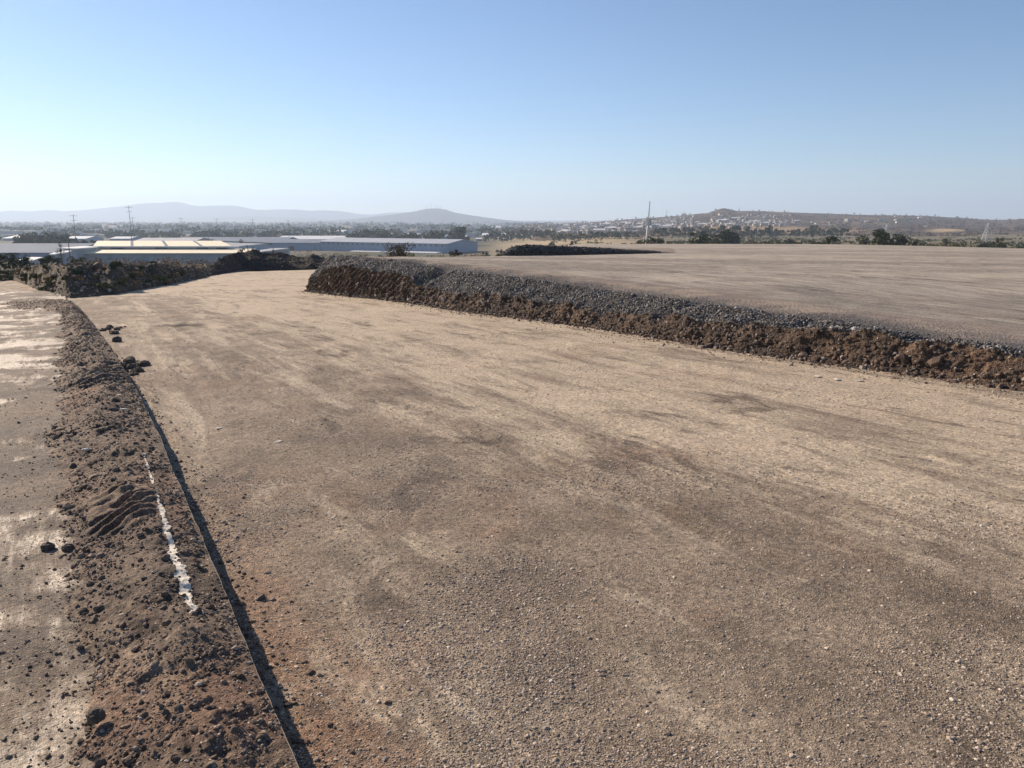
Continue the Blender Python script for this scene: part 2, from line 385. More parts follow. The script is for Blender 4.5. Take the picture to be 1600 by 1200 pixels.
def pad_z(x, y):
    x = np.asarray(x, float); y = np.asarray(y, float); z = TW[-3] + TW[-2] * x + TW[-1] * y
    for k in range(len(ctl)):
        r2 = (x - ctl[k, 0]) ** 2 + (y - ctl[k, 1]) ** 2; z = z + TW[k] * 0.5 * r2 * np.log(r2 + 1e-9)
    return z

def seat(lipd):      # rise of the upper track over the road, given signed distance left of the lip
    return H_LIP + 0.0 * lipd

# ------------------------------------------------------------------ road (the lower sheet)
def polar(r0, r1, k, a0, a1, da):
    nr = int(math.log(r1 / r0) / k); r = r0 * np.exp(np.linspace(0, math.log(r1 / r0), nr)); a = np.arange(a0, a1 + 1e-6, da)
    r, a = np.meshgrid(r, np.radians(a), indexing='ij'); return r * np.sin(a), r * np.cos(a), r
def ucoord(x, y): return -0.515 * x + 0.857 * y, 0.857 * x + 0.515 * y
def road_relief(x, y):
    u, v = ucoord(x, y); r = np.hypot(x, y)
    z = 0.020 * fbm(u * 0.25, v * 0.9, 4, 3) + 0.008 * fbm(u * 1.5, v * 3.5, 4, 5) + 0.0035 * fbm(x * 14, y * 14, 4, 9, 0.6)
    sc_ = sstep(0.10, 0.35, fbm(u * 0.5, v * 1.6, 4, 21))          # rough scraped patches
    z = z + sc_ * (0.010 * fbm(u * 6, v * 12, 4, 23, 0.6)) * np.clip(r / 5, 0.5, 1.6)
    return z
X, Y, RR = polar(0.9, 60, 0.0046, -62, 52, 0.20)
Z = road_plane(X, Y) + road_relief(X, Y)
sdl, _ = side_of(LIPC[::2], X, Y)
sdb, _ = side_of(BASEC, X, Y)           # BASE runs from far left to near right: its right side (>0) is the road... sign fixed below
# a shallow rut line and the dark hollow near the left part of the road
def px_line_road(pts, step=0.1):
    P = on_road(np.array([p[0] for p in pts], float), np.array([p[1] for p in pts], float))[:, :2]; Q, _ = resample(P, step); return smooth(Q, 10)
ruts = [px_line_road(p) for p in ([(215, 478), (245, 510), (262, 545), (298, 590), (318, 640), (325, 720)], [(222, 470), (262, 500), (330, 550), (400, 595), (480, 660)],
                                  [(180, 462), (235, 452), (300, 445), (380, 436), (470, 428)], [(300, 505), (420, 560), (560, 640)], [(640, 640), (800, 700), (1000, 790), (1250, 900)])]
rutm = np.zeros_like(X)
for q_ in ruts:
    d_, _ = side_of(q_[::6], X, Y); Z += -0.012 * np.exp(-(d_ / 0.10) ** 2) + 0.008 * np.exp(-((np.abs(d_) - 0.2) / 0.08) ** 2); rutm += np.exp(-(d_ / 0.3) ** 2)
hp = on_road(283, 509); hx, hy = X - hp[0], Y - hp[1]
Z += -0.10 * np.exp(-((hx / 0.42) ** 2 + (hy / 0.28) ** 2) ** 2) + 0.03 * np.exp(-((hx / 0.6) ** 2 + ((hy + 0.45) / 0.25) ** 2))
# where dust lies: more towards the embankment and far away, less in the wheel-worn middle and by the kerb
dist_lip = sdl; mid = on_road(700, 800)
dust = 0.055 * sstep(2.5, 8, Y) + 0.05 * sstep(1.5, 5, dist_lip) - 0.055 * np.exp(-((dist_lip - 2.4) / 1.1) ** 2) - 0.04 * sstep(2.0, 0.2, dist_lip) - 0.008 + 0.03 * np.clip(rutm, 0, 1)
fc = lambda A: 0.25 * (A[:-1, :-1] + A[1:, :-1] + A[:-1, 1:] + A[1:, 1:])
_b = BASE[0] - BASE[60]; _pr = (X - BASE[0, 0]) * _b[0] + (Y - BASE[0, 1]) * _b[1]
in_road = (fc(sdb) > -0.9) | ((fc(_pr) > 0) & (fc(X) < -1.5))
_c0, _ = side_of(ruts[0][::6], X, Y)
dust += -0.07 * sstep(0.04, -0.04, _c0) * sstep(-1.6, -0.6, _c0) * sstep(14, 9, Y) * sstep(2.5, 4, Y)
for q_ in ruts[1:]:
    d_, _ = side_of(q_[::6], X, Y); dust += 0.05 * np.exp(-((d_ - .12) / 0.12) ** 2) - 0.05 * np.exp(-((d_ + .08) / 0.06) ** 2)
along, _ = ucoord(X, Y)
dust += 0.060 * fbm(along * 0.35 + 3, dist_lip * 1.6, 5, 601, 0.6) + 0.055 * fbm(along * 0.06, dist_lip * 3.4, 4, 603, 0.65) * sstep(2, 5, Y) + 0.075 * sstep(0.05, .35, fbm(along * 0.8, dist_lip * 2.2, 5, 607, .6)) * sstep(6, 3, Y)
redsoil = np.clip(sstep(0.75, 0.1, dist_lip + 0.25 * fbm(X * 2, Y * 2, 4, 611)) * sstep(5.5, 2.5, Y) * 1.0, 0, 1) * 0.75
dark_patch = 0.85 * np.clip(1.3 - ((hx / 0.55) ** 2 + (hy / 0.55) ** 2) + .5 * fbm(X * 4, Y * 3, 3, 33), 0, 1)  # ground colour darkened over the hollow, with a ragged rim
me = gridmesh('gravel_road', np.stack([X, Y, Z], -1), in_road, {'dust': dust, 'dark_patch': np.clip(dark_patch, 0, 1), 'redsoil': redsoil})
road = link('gravel_road', me, M['road']); tag(road, 'wide compacted gravel road with pale dust streaks', kind='structure')

# near stones pressed in the road: more where it is coarse
def pick(Xg, Yg, Zg, mask, n, wgt=None):
    idx = np.flatnonzero(mask.ravel()); 
    if wgt is not None:
        p = wgt.ravel()[idx]; p = p / p.sum(); k = rng.choice(idx, n, p=p)
    else: k = rng.choice(idx, n)
    return np.stack([Xg.ravel()[k], Yg.ravel()[k], Zg.ravel()[k]], -1)
inr = (sdl > 0.02) & (sdb > 0.05) & (RR < 16) & (RR > 1.3)
coarse = 0.35 + sstep(-0.1, 0.5, fbm(X * 1.1, Y * 1.1, 4, 41)) * 2.2
P = pick(X, Y, Z, inr, 165000, coarse * np.where(RR < 6, 1.5, .8)); rr = np.hypot(P[:, 0], P[:, 1])
P[:, :2] += rng.normal(0, 0.006, (len(P), 2)) * rr[:, None] * 0.5
S = 0.0031 * np.exp(rng.normal(0, 0.45, len(P))) * (1 + 0.06 * rr); S = np.minimum(S, 0.014)
o = stones('road_pebbles', P, S, M['pebble'], sink=0.45, squash=0.62); tag(o, 'small stones pressed into and lying on the gravel road', 'gravel', kind='stuff')

# ------------------------------------------------------------------ upper track on the left and the berm along its lip
Xt, Yt, Rt = polar(0.5, 40, 0.0055, -88, -5, 0.22)
sdt, _ = side_of(LIPC[::2], Xt, Yt)
def track_relief(x, y):
    u, v = ucoord(x, y)
    return 0.016 * fbm(u * 0.35, v * 1.2, 4, 51) + 0.010 * fbm(x * 1.3, y * 3.2, 4, 53) + 0.004 * fbm(x * 13, y * 13, 4, 57, 0.6)
TUP = H_LIP - 0.03
endm = sstep(13, 22, Yt)
Zt = road_plane(Xt, Yt) + TUP + track_relief(Xt, Yt) + endm * 0.06 * fbm(Xt * 0.9, Yt * 0.5, 4, 59)
darkp = 0.0
for (px, py, sx, sy, a_) in ((20, 655, 1.0, 1.3, .26), (40, 745, .8, .8, .24), (10, 760, .6, .6, .2), (60, 600, 0.8, .7, .06), (100, 455, 1.5, 5.0, .14), (40, 490, 2.0, 1.6, .07), (90, 820, .35, .3, .1)):
    c_ = on_road(px, py, TUP); darkp = darkp + a_ * np.exp(-(((Xt - c_[0]) / sx) ** 2 + ((Yt - c_[1]) / sy) ** 2))
dustt = 0.0 + 0.03 * sstep(4, 7, Yt) + 0.02 * sstep(3.0, 2.2, Yt) + 0.26 * fbm(Xt * 1.3, Yt * 1.8, 5, 58, .6) - darkp - 0.10 * sstep(-0.75, -0.35, sdt)
me = gridmesh('dirt_track', np.stack([Xt, Yt, Zt], -1), fc(sdt) < -0.03, {'dust': dustt})
o = link('dirt_track', me, M['track']); tag(o, 'pale dried mud track left of the berm', kind='structure')
wild = (sdt < -0.15) & (Rt < 14) & (Rt > 1.2)
P = pick(Xt, Yt, Zt, wild, 16000, np.exp(np.clip(sdt, -3, 0) * 1.3)); rr = np.hypot(P[:, 0], P[:, 1])
P[:, :2] += rng.normal(0, 0.01, (len(P), 2)) * rr[:, None]
S = np.minimum(0.0028 * np.exp(rng.normal(0, 0.6, len(P))) * (1 + 0.12 * rr), 0.022)
o = stones('track_crumbs', P, S, M['clod'], tint=rng.uniform(0, 0.8, len(P)), sink=0.4, squash=.75); tag(o, 'dark crumbs of soil scattered over the pale mud track', 'gravel', kind='stuff')

# berm strip: stations along the lip
sL = np.r_[0, np.cumsum(np.linalg.norm(np.diff(LIP, axis=0), axis=1))]
st = [0.0]; 
while st[-1] < sL[-1]:
    p = np.array([np.interp(st[-1], sL, LIP[:, 0]), np.interp(st[-1], sL, LIP[:, 1])]); st.append(st[-1] + max(0.0065, 0.0026 * np.hypot(*p)) * (1 if p[1] > 0.8 else 3))
st = np.array(st[:-1]); C = np.stack([np.interp(st, sL, LIP[:, 0]), np.interp(st, sL, LIP[:, 1])], -1)
Tn = np.gradient(C, axis=0); Tn /= np.linalg.norm(Tn, axis=1)[:, None]; Tn = smooth(Tn, 20); NL = np.stack([-Tn[:, 1], Tn[:, 0]], -1)
C = C + NL * (0.005 * fbm(st * 2.0, st * 0, 3, 501) + 0.003 * fbm(st * 12, st * 0, 3, 503))[:, None] * np.clip(np.hypot(C[:, 0], C[:, 1]) / 4, .6, 3)[:, None]
# left limit of the berm, from the photograph
left_px = np.array([(150, 1199), (120, 1100), (100, 1000), (85, 900), (70, 860), (95, 790), (75, 720), (70, 650), (88, 600), (78, 572), (88, 540), (92, 510), (88, 485), (78, 465)], float)
LW = on_road(left_px[:, 0], left_px[:, 1], H_LIP)[:, :2]
dl, il = side_of(LIPC[::2], LW[:, 0], LW[:, 1])
sl_ = sL[np.clip(il * 16, 0, len(sL) - 1)]; order = np.argsort(sl_)
Wd = np.interp(st, sl_[order], np.abs(dl)[order]); Wd = smooth(Wd[:, None], 80)[:, 0] * (1 + 0.22 * fbm(st * 1.7, st * 0 + 2, 4, 77)) + 0.06
nj = 120; tj = np.linspace(0, 1, nj) ** 1.15
off = Wd[:, None] * 1.15 * tj[None]
BXg = C[:, 0:1] + NL[:, 0:1] * off; BYg = C[:, 1:2] + NL[:, 1:2] * off
tt = off / Wd[:, None]
lump = fbm(BXg * 2.3, BYg * 2.3, 4, 61)
prof = 0.03 + 0.055 * np.exp(-((tt - 0.34) / 0.24) ** 2) * (1 + 0.9 * lump) + 0.012 * lump - 0.075 * sstep(0.62, 1.12, tt)
rug = 0.011 * fbm(BXg * 11, BYg * 11, 4, 63, 0.6) + 0.008 * np.abs(fbm(BXg * 30, BYg * 30, 3, 65, 0.6)) - 0.018 * sstep(0.25, 0.6, fbm(BXg * 5, BYg * 5, 3, 66))
edge = sstep(0.0, 0.05, off / np.maximum(Wd[:, None], .2))
far = np.clip(np.hypot(BXg, BYg) / 6, 1, 2.2)
BZg = road_plane(BXg, BYg) + TUP + prof + rug * far * (0.25 + 0.75 * edge) + track_relief(BXg, BYg) * 0.4
# lug marks of a tractor tyre pressed across the berm
lc = on_road(190, 800, H_LIP); du = Tn[np.argmin(((C - lc[:2]) ** 2).sum(1))]; nu = np.array([-du[1], du[0]])
lu = (BXg - lc[0]) * du[0] + (BYg - lc[1]) * du[1]; lv = (BXg - lc[0]) * nu[0] + (BYg - lc[1]) * nu[1]
lm = np.exp(-((lu / 0.42) ** 4) - ((lv / 0.19) ** 4))
BZg = BZg * (1 - 0.0) + lm * np.clip(.75 + 1.7 * fbm(BXg * 5, BYg * 5, 3, 99), .1, 1.5) * (0.026 * np.sin(2 * math.pi * (lu + 0.55 * lv + 0.9 * lv * lv) / 0.135 + 2.2 * fbm(BXg * 4, BYg * 4, 2, 5)) - 0.012)
lc2 = on_road(165, 590, H_LIP); lu2 = (BXg - lc2[0]) * du[0] + (BYg - lc2[1]) * du[1]; lv2 = (BXg - lc2[0]) * nu[0] + (BYg - lc2[1]) * nu[1]
BZg += np.exp(-((lu2 / 0.9) ** 4) - ((lv2 / 0.4) ** 4)) * 0.022 * np.sin(2 * math.pi * (lu2 + 0.5 * lv2) / 0.19)
bd = 0.02 * fbm(BXg * 1.5, BYg * 1.5, 3, 71) + 0.07 * sstep(0.6, 1.0, tt) + 0.03 * lm
me = gridmesh('dirt_berm', np.stack([BXg, BYg, BZg], -1), None, {'dust': bd}, flip=True)
berm = link('dirt_berm', me, M['berm'])
tag(berm, 'low ridge of loose stony soil with tyre lug marks beside the road', 'dirt berm')
# the clean cut face under the lip
kx = np.stack([C[:, 0], C[:, 1]], -1); rows = []
for off_, zt in ((-0.0008, BZg[:, 0] - 0.001), (-0.0025, BZg[:, 0] + 0.001), (-0.0045, BZg[:, 0] - 0.003), (-0.007, road_plane(C[:, 0], C[:, 1]) - 0.08)):
    q_ = kx + NL * off_; rows.append(np.stack([q_[:, 0], q_[:, 1], zt], -1))
me = gridmesh('concrete_kerb', np.stack(rows, 1), smooth=False)
kerb = link('concrete_kerb', me, flatmat('old_concrete', (0.21, 0.18, 0.15), 0.9, var=0.3, scale=14)); tag(kerb, 'thin cut concrete edge dropping from the berm to the road', 'kerb')
# loose stones over the berm
rg = np.hypot(BXg, BYg); mk = (rg < 32) & (BYg > 0.6) & (tt < 1.08)
P = pick(BXg, BYg, BZg, mk & (tt > 0.004) & (lm < .35), 25000, np.where(tt < 1, 1.0, 0.5) * (0.15 + sstep(-0.35, 0.35, fbm(BXg * 4, BYg * 4, 3, 81)))); rr = np.hypot(P[:, 0], P[:, 1])
S = np.minimum(0.0034 * np.exp(rng.normal(0, 0.5, len(P))) * (1 + 0.13 * rr), 0.026)
o = stones('berm_stones', P, S, M['clod'], sink=0.35, squash=.8); tag(o, 'loose stones and crumbs covering the low soil ridge', 'gravel', kind='stuff')
P = pick(BXg, BYg, BZg, mk & (tt > 0.05) & (rg < 9) & (lm < .3), 700); rr = np.hypot(P[:, 0], P[:, 1]); S = 0.010 * np.exp(rng.normal(0, 0.35, len(P))) * (1 + 0.06 * rr)
o = stones('berm_lumps', P, S, M['clod'], big=True, tint=rng.uniform(0.0, 0.75, len(P)), sink=0.35); tag(o, 'thumb sized lumps of soil among the finer crumbs of the ridge', 'clods', kind='stuff')

ksp = (sdl > 0.03) & (sdl < 0.5) & (RR < 14)
P = pick(X, Y, Z, ksp, 3000, np.exp(-sdl * 14) * RR ** .6); rr = np.hypot(P[:, 0], P[:, 1]); P[:, :2] += rng.normal(0, .004, (len(P), 2)) * rr[:, None]
o = stones('kerb_spill', P, np.minimum(0.0042 * np.exp(rng.normal(0, .6, len(P))) * (1 + .08 * rr), .025), M['clod'], sink=.35, squash=.8); tag(o, 'soil crumbs fallen from the ridge onto the road beside the kerb', 'gravel', kind='stuff')
# lime line: a ragged strip of white powder lying on the berm
lime_px = [(219, 698), (226, 716), (237, 748), (246, 780), (256, 815), (268, 850), (272, 880), (284, 903), (292, 930), (300, 955), (308, 977)]
lw = on_road(np.array([p[0] for p in lime_px], float), np.array([p[1] for p in lime_px], float), H_LIP + 0.02)[:, :2]
LQ, _ = resample(lw, 0.05); dq, iq = side_of(LQ, BXg, BYg)
frac = iq / len(LQ); wid = 0.017 * (0.6 + 0.9 * sstep(0.3, 0.9, frac)) * (1 + 0.9 * fbm(BXg * 16, BYg * 16, 3, 91)) - 0.010 * sstep(0.1, 0.5, fbm(BXg * 9, BYg * 9, 2, 93))
lmk = (np.abs(dq) < wid) & (lu > -50)
endd = np.minimum(np.hypot(BXg - LQ[0, 0], BYg - LQ[0, 1]), np.hypot(BXg - LQ[-1, 0], BYg - LQ[-1, 1])); lmk &= ~((endd < 0.04) & ((iq <= 0) | (iq >= len(LQ) - 2)))
lf = lmk[:-1, :-1] & lmk[1:, 1:]
LP = np.stack([BXg, BYg, BZg + 0.004], -1)
lab_ = np.zeros(lf.shape, int); nlab = 0; comps = []
for i0, j0 in zip(*np.nonzero(lf)):
    if lab_[i0, j0]: continue
    nlab += 1; stk = [(i0, j0)]; lab_[i0, j0] = nlab; cnt = 0
    while stk:
        i1, j1 = stk.pop(); cnt += 1
        for di, dj in ((1, 0), (-1, 0), (0, 1), (0, -1), (1, 1), (-1, -1), (1, -1), (-1, 1)):
            i2, j2 = i1 + di, j1 + dj
            if 0 <= i2 < lf.shape[0] and 0 <= j2 < lf.shape[1] and lf[i2, j2] and not lab_[i2, j2]: lab_[i2, j2] = nlab; stk.append((i2, j2))
    comps.append((cnt, nlab, i0))
comps = sorted([c for c in comps if c[0] > 8], reverse=True)[:8]; comps.sort(key=lambda c: c[2])
for k, (cnt, lb, _) in enumerate(comps):
    o = link('lime_streak', gridmesh('lime_streak', LP, lab_ == lb, flip=True), M['lime'])
    big = cnt == max(c[0] for c in comps)
    tag(o, 'longest streak of white lime powder on the soil ridge' if big else ('nearest patch of white lime powder on the soil ridge' if k == 0 else ('farthest patch of white lime powder on the soil ridge' if k == len(comps) - 1 else 'short patch of white lime between the ends of the broken line')), 'marking line', 'broken lime line')

# ------------------------------------------------------------------ embankment: cut face, gravel slope and its crest
Bt = np.gradient(BASE, axis=0); Bt = smooth(Bt, 200); Bt /= np.linalg.norm(Bt, axis=1)[:, None]
NI = np.stack([-Bt[:, 1], Bt[:, 0]], -1)          # inward (towards the pad)
# the far-left corner: turn round it
ncor = 110
c0 = BASE[0]; n0 = NI[0]
angs = np.linspace(R(112), 0, ncor)[:-1]
cc = c0 + n0 * 0.0
corner_pts = []; corner_n = []
for a_ in angs:
    ca_, sa_ = math.cos(-a_), math.sin(-a_); nn = np.array([ca_ * n0[0] - sa_ * n0[1], sa_ * n0[0] + ca_ * n0[1]])
    corner_n.append(nn); corner_pts.append(c0 + n0 * 1.3 - nn * 1.3)
corner_pts = np.array(corner_pts); corner_n = np.array(corner_n)
# the back edge of the pad, continuing from the corner
back_end = at(np.array([600., 700, 780, 800]), np.array([401., 401, 400, 398]), np.array([37., 41, 45, 49]))[:, :2]
bk, _ = resample(np.vstack([corner_pts[0] + np.array([0.25, 0.5]), back_end]), 0.10); bk = smooth(bk, 30)
tb = np.gradient(bk, axis=0); tb /= np.linalg.norm(tb, axis=1)[:, None]; nb = np.stack([tb[:, 1], -tb[:, 0]], -1)
ESt = np.vstack([corner_pts, BASE]); ENn = np.vstack([corner_n, NI]); ENn = smooth(ENn, 12); ENn /= np.linalg.norm(ENn, axis=1)[:, None]
n_st = len(ESt)
es = np.r_[0, np.cumsum(np.linalg.norm(np.diff(ESt, axis=0), axis=1))]
def row_height(pxrows, inset):
    Q = ESt + ENn * inset[:, None]; z = np.full(len(Q), 0.3)
    for _ in range(4):
        px = pxof(Q[:, 0], Q[:, 1], z); r = np.interp(px, pxrows[:, 0], pxrows[:, 1]); z = rowz(r, Q[:, 1])
    return z
ins_t = 0.22 + 0.05 * fbm(es * 1.3, es * 0, 3, 101)
zb = road_plane(ESt[:, 0], ESt[:, 1])
zt = row_height(trans_px, ins_t)
ins_c = ins_t + 0.55 * sstep(30, 8, es) * 0 + np.clip(0.12 + 0.55 * sstep(1700, 700, pxof(ESt[:, 0], ESt[:, 1], zb + 0.4)), 0.1, 0.7)
zc = row_height(crest_px, ins_c)
k0 = ncor - 1
zt[:k0] = zt[k0 + 8] - 0.04; zc[:k0] = zc[k0 + 20]
zt = np.maximum(smooth(zt[:, None], 25)[:, 0], zb + 0.15); zc = np.maximum(smooth(zc[:, None], 25)[:, 0], zt + 0.02)
zt_l = zt + 0.11 * fbm(es * 1.6, es * 0 + 5, 4, 103)
na = 150
tt_ = np.linspace(0, 1, na)
# profile stations: toe spread, face, gravel slope, flat crest blending into the pad
K = np.array([0, 0.10, 0.46, 0.78, 1.0])
lastin = np.where(np.arange(n_st) < k0, 1.28, ins_c + 2.2)
prof_in = np.stack([np.full(n_st, -0.34), np.full(n_st, 0.0), ins_t, ins_c, lastin], 1)
prof_z = np.stack([zb - 0.13, zb + 0.05, zt_l, zc, zc], 1)
IN = np.zeros((n_st, na)); ZZ = np.zeros((n_st, na))
for k in range(4):
    m_ = (tt_ >= K[k]) & (tt_ <= K[k + 1]); f_ = (tt_[m_] - K[k]) / (K[k + 1] - K[k])
    if k == 3: f_ = f_ ** 1.6
    IN[:, m_] = prof_in[:, k:k + 1] * (1 - f_) + prof_in[:, k + 1:k + 2] * f_; ZZ[:, m_] = prof_z[:, k:k + 1] * (1 - f_) + prof_z[:, k + 1:k + 2] * f_
EX = ESt[:, 0:1] + ENn[:, 0:1] * IN; EY = ESt[:, 1:2] + ENn[:, 1:2] * IN
fl = sstep(0, 0.9, (IN - ins_c[:, None]))
PZ = pad_z(EX, EY); cw = sstep(es[k0] + 0.5, es[k0] + 4.0, es)[:, None]; PZ = PZ * cw + (zc[:, None] - 0.012) * (1 - cw)
ZZ = np.where(tt_[None] > 0.78, ZZ * (1 - fl) + (PZ + 0.012) * fl - 0.05 * sstep(1.2, 2.2, IN - ins_c[:, None]), ZZ)
face = sstep(0.08, 0.16, tt_)[None] * sstep(0.52, 0.44, tt_)[None]
grav = sstep(0.44, 0.50, tt_)[None] * sstep(0.86, 0.76, tt_)[None]
S2 = np.repeat(es[:, None], na, 1); G = ZZ * 1.0
vq = np.cumsum(np.hypot(np.diff(IN, axis=1, prepend=IN[:, :1]), np.diff(ZZ, axis=1, prepend=ZZ[:, :1])), axis=1)
leftpart = sstep(16, 4, es)[:, None]
lumpE = 0.085 * fbm(S2 * 3.2, vq * 4, 4, 111, 0.55) + 0.03 * np.abs(fbm(S2 * 14, vq * 14, 3, 113)) 
scoop = -0.06 * leftpart * np.sin((S2 * 1.0 - vq * 1.3) * 2 * math.pi / 0.34 + 2.5 * fbm(S2 * 1.2, vq * 2, 3, 117))
dispn = face * (lumpE + scoop) + grav * (0.05 * fbm(S2 * 1.1, vq * 1.6, 3, 121) + 0.02 * fbm(S2 * 9, vq * 9, 3, 123))
notch = 0
for (npx, amp, wd_) in ((648, 0.22, 0.35), (1025, 0.09, 0.2), (1150, 0.09, .15), (1225, 0.10, .2), (1412, .10, .22), (1590, .08, .2), (665, .1, .2), (935, .07, .12)):
    kk = np.argmin(np.abs(pxof(ESt[k0:, 0], ESt[k0:, 1], zb[k0:] + .4) - npx)) + k0
    notch = notch + amp * np.exp(-(((S2 - es[kk] - 0.5 * (vq - vq[kk, 90])) / wd_) ** 2)) * (sstep(0.35, 0.5, tt_) * sstep(0.9, 0.74, tt_))[None]
EX -= ENn[:, 0:1] * dispn; EY -= ENn[:, 1:2] * dispn
ZZ = ZZ + 0.3 * dispn - notch + (0.016 * fbm(EX * 7, EY * 7, 3, 131)) * (face + grav)
crl = sstep(0.62, 0.74, tt_)[None] * sstep(0.92, 0.8, tt_)[None] * sstep(7.5, 2, es)[:, None]
ZZ += crl * np.maximum(0.12 * fbm(S2 * 2.2, S2 * 0, 3, 133), 0)
gmask = np.repeat((sstep(0.44, 0.47, tt_ ))[None], n_st, 0)
gm = np.clip(gmask - sstep(0.05, 1.1, IN - ins_c[:, None] + 0.5 * fbm(EX * 1.2, EY * 1.2, 4, 137)) , 0, 1)
m, N, L, b = newmat('cut_embankment'); q = NB(m); uv = q.mapv(0)
br = q.mix(q.ramp(q.noise(uv, 1.4, 6, 0.6), 0.42, 0.6), (0.06, 0.042, 0.032), (0.12, 0.078, 0.052))
br = q.mix(q.ramp(q.noise(uv, 6.0, 6, 0.7), 0.5, 0.62), br, (0.06, 0.042, 0.032))
vv = q.vor(uv, 22); vf = q.vor(uv, 55)
br = q.mix(1.0, br, q.rng(vv.outputs['Color'], 0, 1, 0.6, 1.5), 'MULTIPLY')
gr = q.mix(1.0, (0.12, 0.108, 0.10), q.rng(vf.outputs['Color'], 0, 1, 0.5, 1.6), 'MULTIPLY')
padc = q.mix(q.ramp(q.noise(uv, 1.6, 6, 0.6), 0.42, 0.6), (0.24, 0.195, 0.16), (0.37, 0.295, 0.225))
top = q.mix(q.attr('gravel'), padc, gr)
colr = q.mix(q.attr('top'), br, top)
L.new(colr, b.inputs['Base Color']); b.inputs['Roughness'].default_value = 0.9; b.inputs['Specular IOR Level'].default_value = 0.25
hh = q.math('ADD', q.math('SUBTRACT', 1.0, vv.outputs['Distance']), q.math('ADD', q.math('MULTIPLY', vf.outputs['Distance'], -0.7), q.noise(uv, 16, 6, 0.7)))
L.new(q.bump(hh, 0.022, 0.9), b.inputs['Normal']); M['embank'] = m
me = gridmesh('embankment', np.stack([EX, EY, ZZ], -1), None, {'gravel': gm, 'top': gmask}, flip=False)
emb = link('embankment', me, M['embank']); tag(emb, 'cut brown earth bank with grey gravel along its top edge', kind='structure')
# crushed stone on slope and crest
S2m = (tt_[None] > 0.455) & (tt_[None] < 0.80) & (np.ones((n_st, 1)) > 0)
wq = np.gradient(vq, axis=1)
P = pick(EX, EY, ZZ, S2m, 36000, wq); P[:, :2] += rng.normal(0, .008, (len(P), 2)); dd = P[:, 1]
S = 0.0125 * np.exp(rng.normal(0, 0.33, len(P))) * (1 + 0.02 * dd)
o = stones('crushed_stone', P, S, M['crushed'], sink=0.15); tag(o, 'grey crushed stone tipped along the top edge of the bank', 'gravel', kind='stuff')
S3 = (tt_[None] > 0.76) & (gm > 0.15)
P = pick(EX, EY, ZZ, S3, 15000, wq * gm ** 1.5); P[:, :2] += rng.normal(0, .02, (len(P), 2)); S = 0.0065 * np.exp(rng.normal(0, 0.35, len(P))) * (1 + 0.03 * P[:, 1])
o = stones('crest_gravel', P, S, M['crushed'], sink=0.35, squash=.6, tint=rng.uniform(0.2, 0.95, len(P))); tag(o, 'finer grey gravel thinning out across the upper pad edge', 'gravel', kind='stuff')
S4 = (tt_[None] < 0.46) & (np.ones((n_st, 1)) > 0)
P = pick(EX, EY, ZZ, S4, 15000, wq * (1 + 2.5 * sstep(0.3, 0.05, tt_))[None]); S = 0.014 * np.exp(rng.normal(0, 0.55, len(P))) * (1 + 0.02 * P[:, 1])
o = stones('bank_stones', P, S, M['cutstone'], sink=0.3); tag(o, 'brown stones and clods set in and fallen from the cut face', 'rubble', kind='stuff')
P = pick(EX, EY, ZZ, (tt_[None] < 0.42) & (tt_[None] > .03) & (np.ones((n_st, 1)) > 0), 700, wq * (1 + 4 * sstep(0.25, 0.05, tt_))[None]); S = np.minimum(0.028 * np.exp(rng.normal(0, 0.4, len(P))), .055)
o = stones('bank_boulders', P, S, M['cutstone'], big=True, sink=0.4, tint=rng.uniform(.1, .9, len(P))); tag(o, 'fist sized rocks bedded in the lower part of the bank', 'rocks', kind='stuff')
P = pick(EX, EY, ZZ, (tt_[None] < 0.46) & (tt_[None] > .02) & (np.ones((n_st, 1)) > 0), 3200, wq * (0.2 + sstep(0.2, 0.46, tt_) + 1.2 * sstep(0.16, 0.03, tt_))[None]); o = stones('fallen_gravel', P, 0.012 * np.exp(rng.normal(0, .4, len(P))) * (1 + .02 * P[:, 1]), M['crushed'], sink=.2); tag(o, 'grey stones that slid from the gravel down the brown cut face', 'gravel', kind='stuff')
# spill of small stuff on the road in front of the toe
spm = (sdb > 0.0) & (sdb < 1.3) & (RR < 32) & (sdl > 0.5)
P = pick(X, Y, Z, spm, 7000, np.exp(-np.clip(sdb, 0, 3) * 4.5) * RR ** 1.2); P[:, :2] += rng.normal(0, 0.006, (len(P), 2)) * P[:, 1:2]; P[:, 1] += rng.uniform(-.08, .08, len(P)); S = 0.006 * np.exp(rng.normal(0, 0.5, len(P))) * (1 + 0.02 * P[:, 1])
o = stones('toe_spill', P, S, M['cutstone'], sink=0.35, tint=rng.uniform(.2, 1, len(P))); tag(o, 'small fallen stones scattered on the road at the foot of the bank', 'gravel', kind='stuff')

# ------------------------------------------------------------------ pad
far_edge = at(np.array([800., 840, 900, 1100, 1300, 1450, 1600, 2000, 3200]), np.array([398., 390, 381, 381, 381.5, 384.5, 388, 392, 400]), np.array([49., 70, 120, 132, 142, 142, 135, 110, 60]))[:, :2]
inner = ESt + ENn * (ins_c[:, None] + 0.9)
back_l = bk
poly = np.vstack([inner[k0::40], back_end * 0 + inner[-1], np.array([[40, -6], [70, 20]]), far_edge[::-1], bk[45:][::-1][::10]])
def inside(poly, x, y):
    r = np.zeros(x.shape, bool); n = len(poly)
    for i in range(n):
        x0, y0 = poly[i]; x1, y1 = poly[(i + 1) % n]
        if y0 == y1: continue
        c_ = ((y0 > y) != (y1 > y)) & (x < (x1 - x0) * (y - y0) / (y1 - y0) + x0); r ^= c_
    return r
Xp, Yp, Rp = polar(5.0, 190, 0.0052, -18, 80, 0.16)
